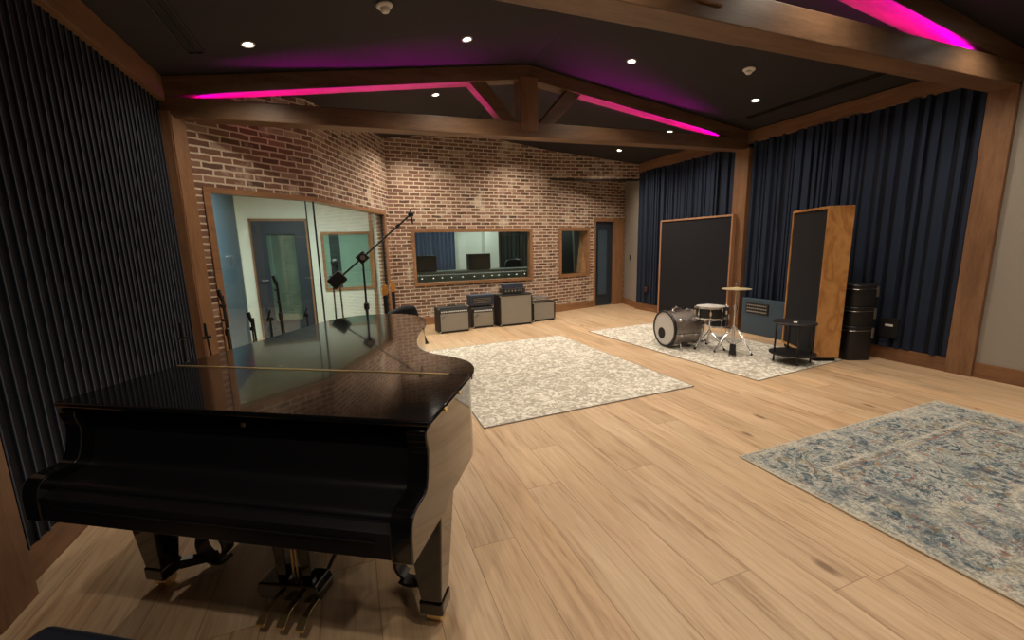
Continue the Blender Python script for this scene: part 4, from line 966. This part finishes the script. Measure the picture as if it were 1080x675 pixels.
def drum(name, label, x, y, z, r, h, shell, n, tilt=0.0):
    t = thing(name, label, 'drum', (x, y, z)); t.rotation_euler = (tilt, 0, 0)
    MB().lathe([(r - .012, .0), (r - .008, .0), (r - .008, h), (r - .012, h)], 40, None, True).build('shell', shell, t, smooth=True)
    for zz in (.0, h - .016): MB().lathe([(r - .012, zz - .004), (r + .002, zz - .004), (r + .002, zz + .020), (r - .006, zz + .022), (r - .012, zz + .016)], 40, None, True).build('hoop', M['chrome'], t, smooth=True)
    MB().lathe([(.0001, h - .004), (r - .012, h - .004), (r - .012, h + .002), (.0001, h + .002)], 40).build('drum_head', M['skin'], t, smooth=True)
    for k in range(n): a = k * 2 * PI / n; c, s = math.cos(a), math.sin(a); MB().cyl(((r + .006) * c, (r + .006) * s, .01), ((r + .006) * c, (r + .006) * s, h - .005), .004, n=8).box(-.012, .012, -.009, .012, h * .35, h * .65, Matrix.Rotation(a - PI / 2, 4, 'Z') @ Matrix.Translation((0, r, 0))).build('tension_lug', M['chrome'], t, smooth=True)
    return t
drum('snare_drum', 'black and chrome snare drum on its tripod stand beside bass drum', SX, SY, .445, .20, .165, M['black_satin'], 8)
d = drum('floor_tom', 'dark floor tom standing behind the snare drum', 5.26, 4.86, .202, .155, .31, M['black_satin'], 6)
for k in range(3): a = .4 + k * 2 * PI / 3; MB().tube([(.18 * math.cos(a), .18 * math.sin(a), .2), (.18 * math.cos(a), .18 * math.sin(a), -.18), (.20 * math.cos(a), .20 * math.sin(a), -.188)], .006, 8).build('leg', M['chrome'], d)
HX, HY = 4.79, 4.15
t = thing('hi_hat_stand', 'chrome hi-hat stand with bronze cymbals and foot pedal', 'cymbal stand', (HX, HY, .013), -.85)
MB().cyl((0, 0, .05), (0, 0, .62), .0125, n=12).cyl((0, 0, .6), (0, 0, .86), .009, n=12).cyl((0, 0, .85), (0, 0, 1.0), .004, n=8).build('pole', M['chrome'], t, smooth=True)
MB().lathe([(.013, .57), (.024, .575), (.024, .63), (.012, .635)], 14).lathe([(.010, .90), (.018, .905), (.018, .94), (.008, .945)], 14).build('clutch', M['chrome'], t, smooth=True)
for zz, s_ in ((.858, 1), (.852, -1)):
    o = MB().lathe([(.0001, .022 * s_), (.02, .021 * s_), (.038, .012 * s_), (.05, .010 * s_), (.18, .0), (.18, -.0015 * s_), (.05, .008 * s_), (.0001, .018 * s_)], 48, Matrix.Translation((0, 0, zz))).build('cymbal', M['cymbal'], t, smooth=True)
tripod(t, .34, .25, None, double=True, a0=-.5)
q = MB(); q.box(-.045, .045, -.30, -.02, .0, .012); q.build('pedal_base', M['chrome'], t, bevel=.003)
MB().hexa([(-.038, -.28, .02), (.038, -.28, .02), (.038, -.03, .10), (-.038, -.03, .10)], [(-.038, -.28, .028), (.038, -.28, .028), (.038, -.03, .108), (-.038, -.03, .108)]).build('foot_pedal', M['black_satin'], t, bevel=.003)
t = thing('bass_drum_pedal', 'chrome kick pedal on the rug between bass drum and snare stand', 'drum pedal', (4.70, 4.76, .013), 0)
q = MB(); q.box(.0, .28, -.045, .045, .0, .012); q.box(.0, .03, -.07, -.05, .0, .19); q.box(.0, .03, .05, .07, .0, .19); q.cyl((.015, -.07, .19), (.015, .07, .19), .007); q.build('pedal_frame', M['chrome'], t, bevel=.002)
MB().hexa([(.27, -.038, .014), (.27, .038, .014), (.04, .038, .10), (.04, -.038, .10)], [(.27, -.038, .022), (.27, .038, .022), (.04, .038, .108), (.04, -.038, .108)]).build('foot_pedal', M['steel'], t, bevel=.002)
q = MB(); q.cyl((.015, 0, .19), (.0, 0, .34), .004, n=8); q.cyl((-.012, 0, .34), (.02, 0, .345), .022, n=16); q.build('beater', M['skin'], t, smooth=True)

# ------------------------------------------------------------------ world, camera
wd = bpy.data.worlds.new('World'); bpy.context.scene.world = wd; wd.use_nodes = True
wd.node_tree.nodes['Background'].inputs[0].default_value = (.01, .01, .012, 1); wd.node_tree.nodes['Background'].inputs[1].default_value = 1
yaw, pitch, roll = (math.radians(a) for a in (20.83, 9.94, 1.39))
f = Vector((math.sin(yaw) * math.cos(pitch), math.cos(yaw) * math.cos(pitch), -math.sin(pitch)))
r = Vector((math.cos(yaw), -math.sin(yaw), 0)); d = f.cross(r)
r2 = r * math.cos(roll) + d * math.sin(roll); d2 = -r * math.sin(roll) + d * math.cos(roll)
cam = bpy.data.cameras.new('camera'); cam.sensor_width = 36; cam.lens = 444 / 1080 * 36; cam.clip_start = .02; cam.clip_end = 60
co = bpy.data.objects.new('camera', cam); C.objects.link(co)
Mx = Matrix(((r2.x, -d2.x, -f.x, 0), (r2.y, -d2.y, -f.y, 0), (r2.z, -d2.z, -f.z, 1.5), (0, 0, 0, 1)))
co.matrix_world = Mx
sc = bpy.context.scene; sc.camera = co
sc.view_settings.view_transform = 'Standard'; sc.view_settings.look = 'None'; sc.view_settings.gamma = 1; sc.view_settings.use_curve_mapping = False
sc.view_settings.exposure = 0.12
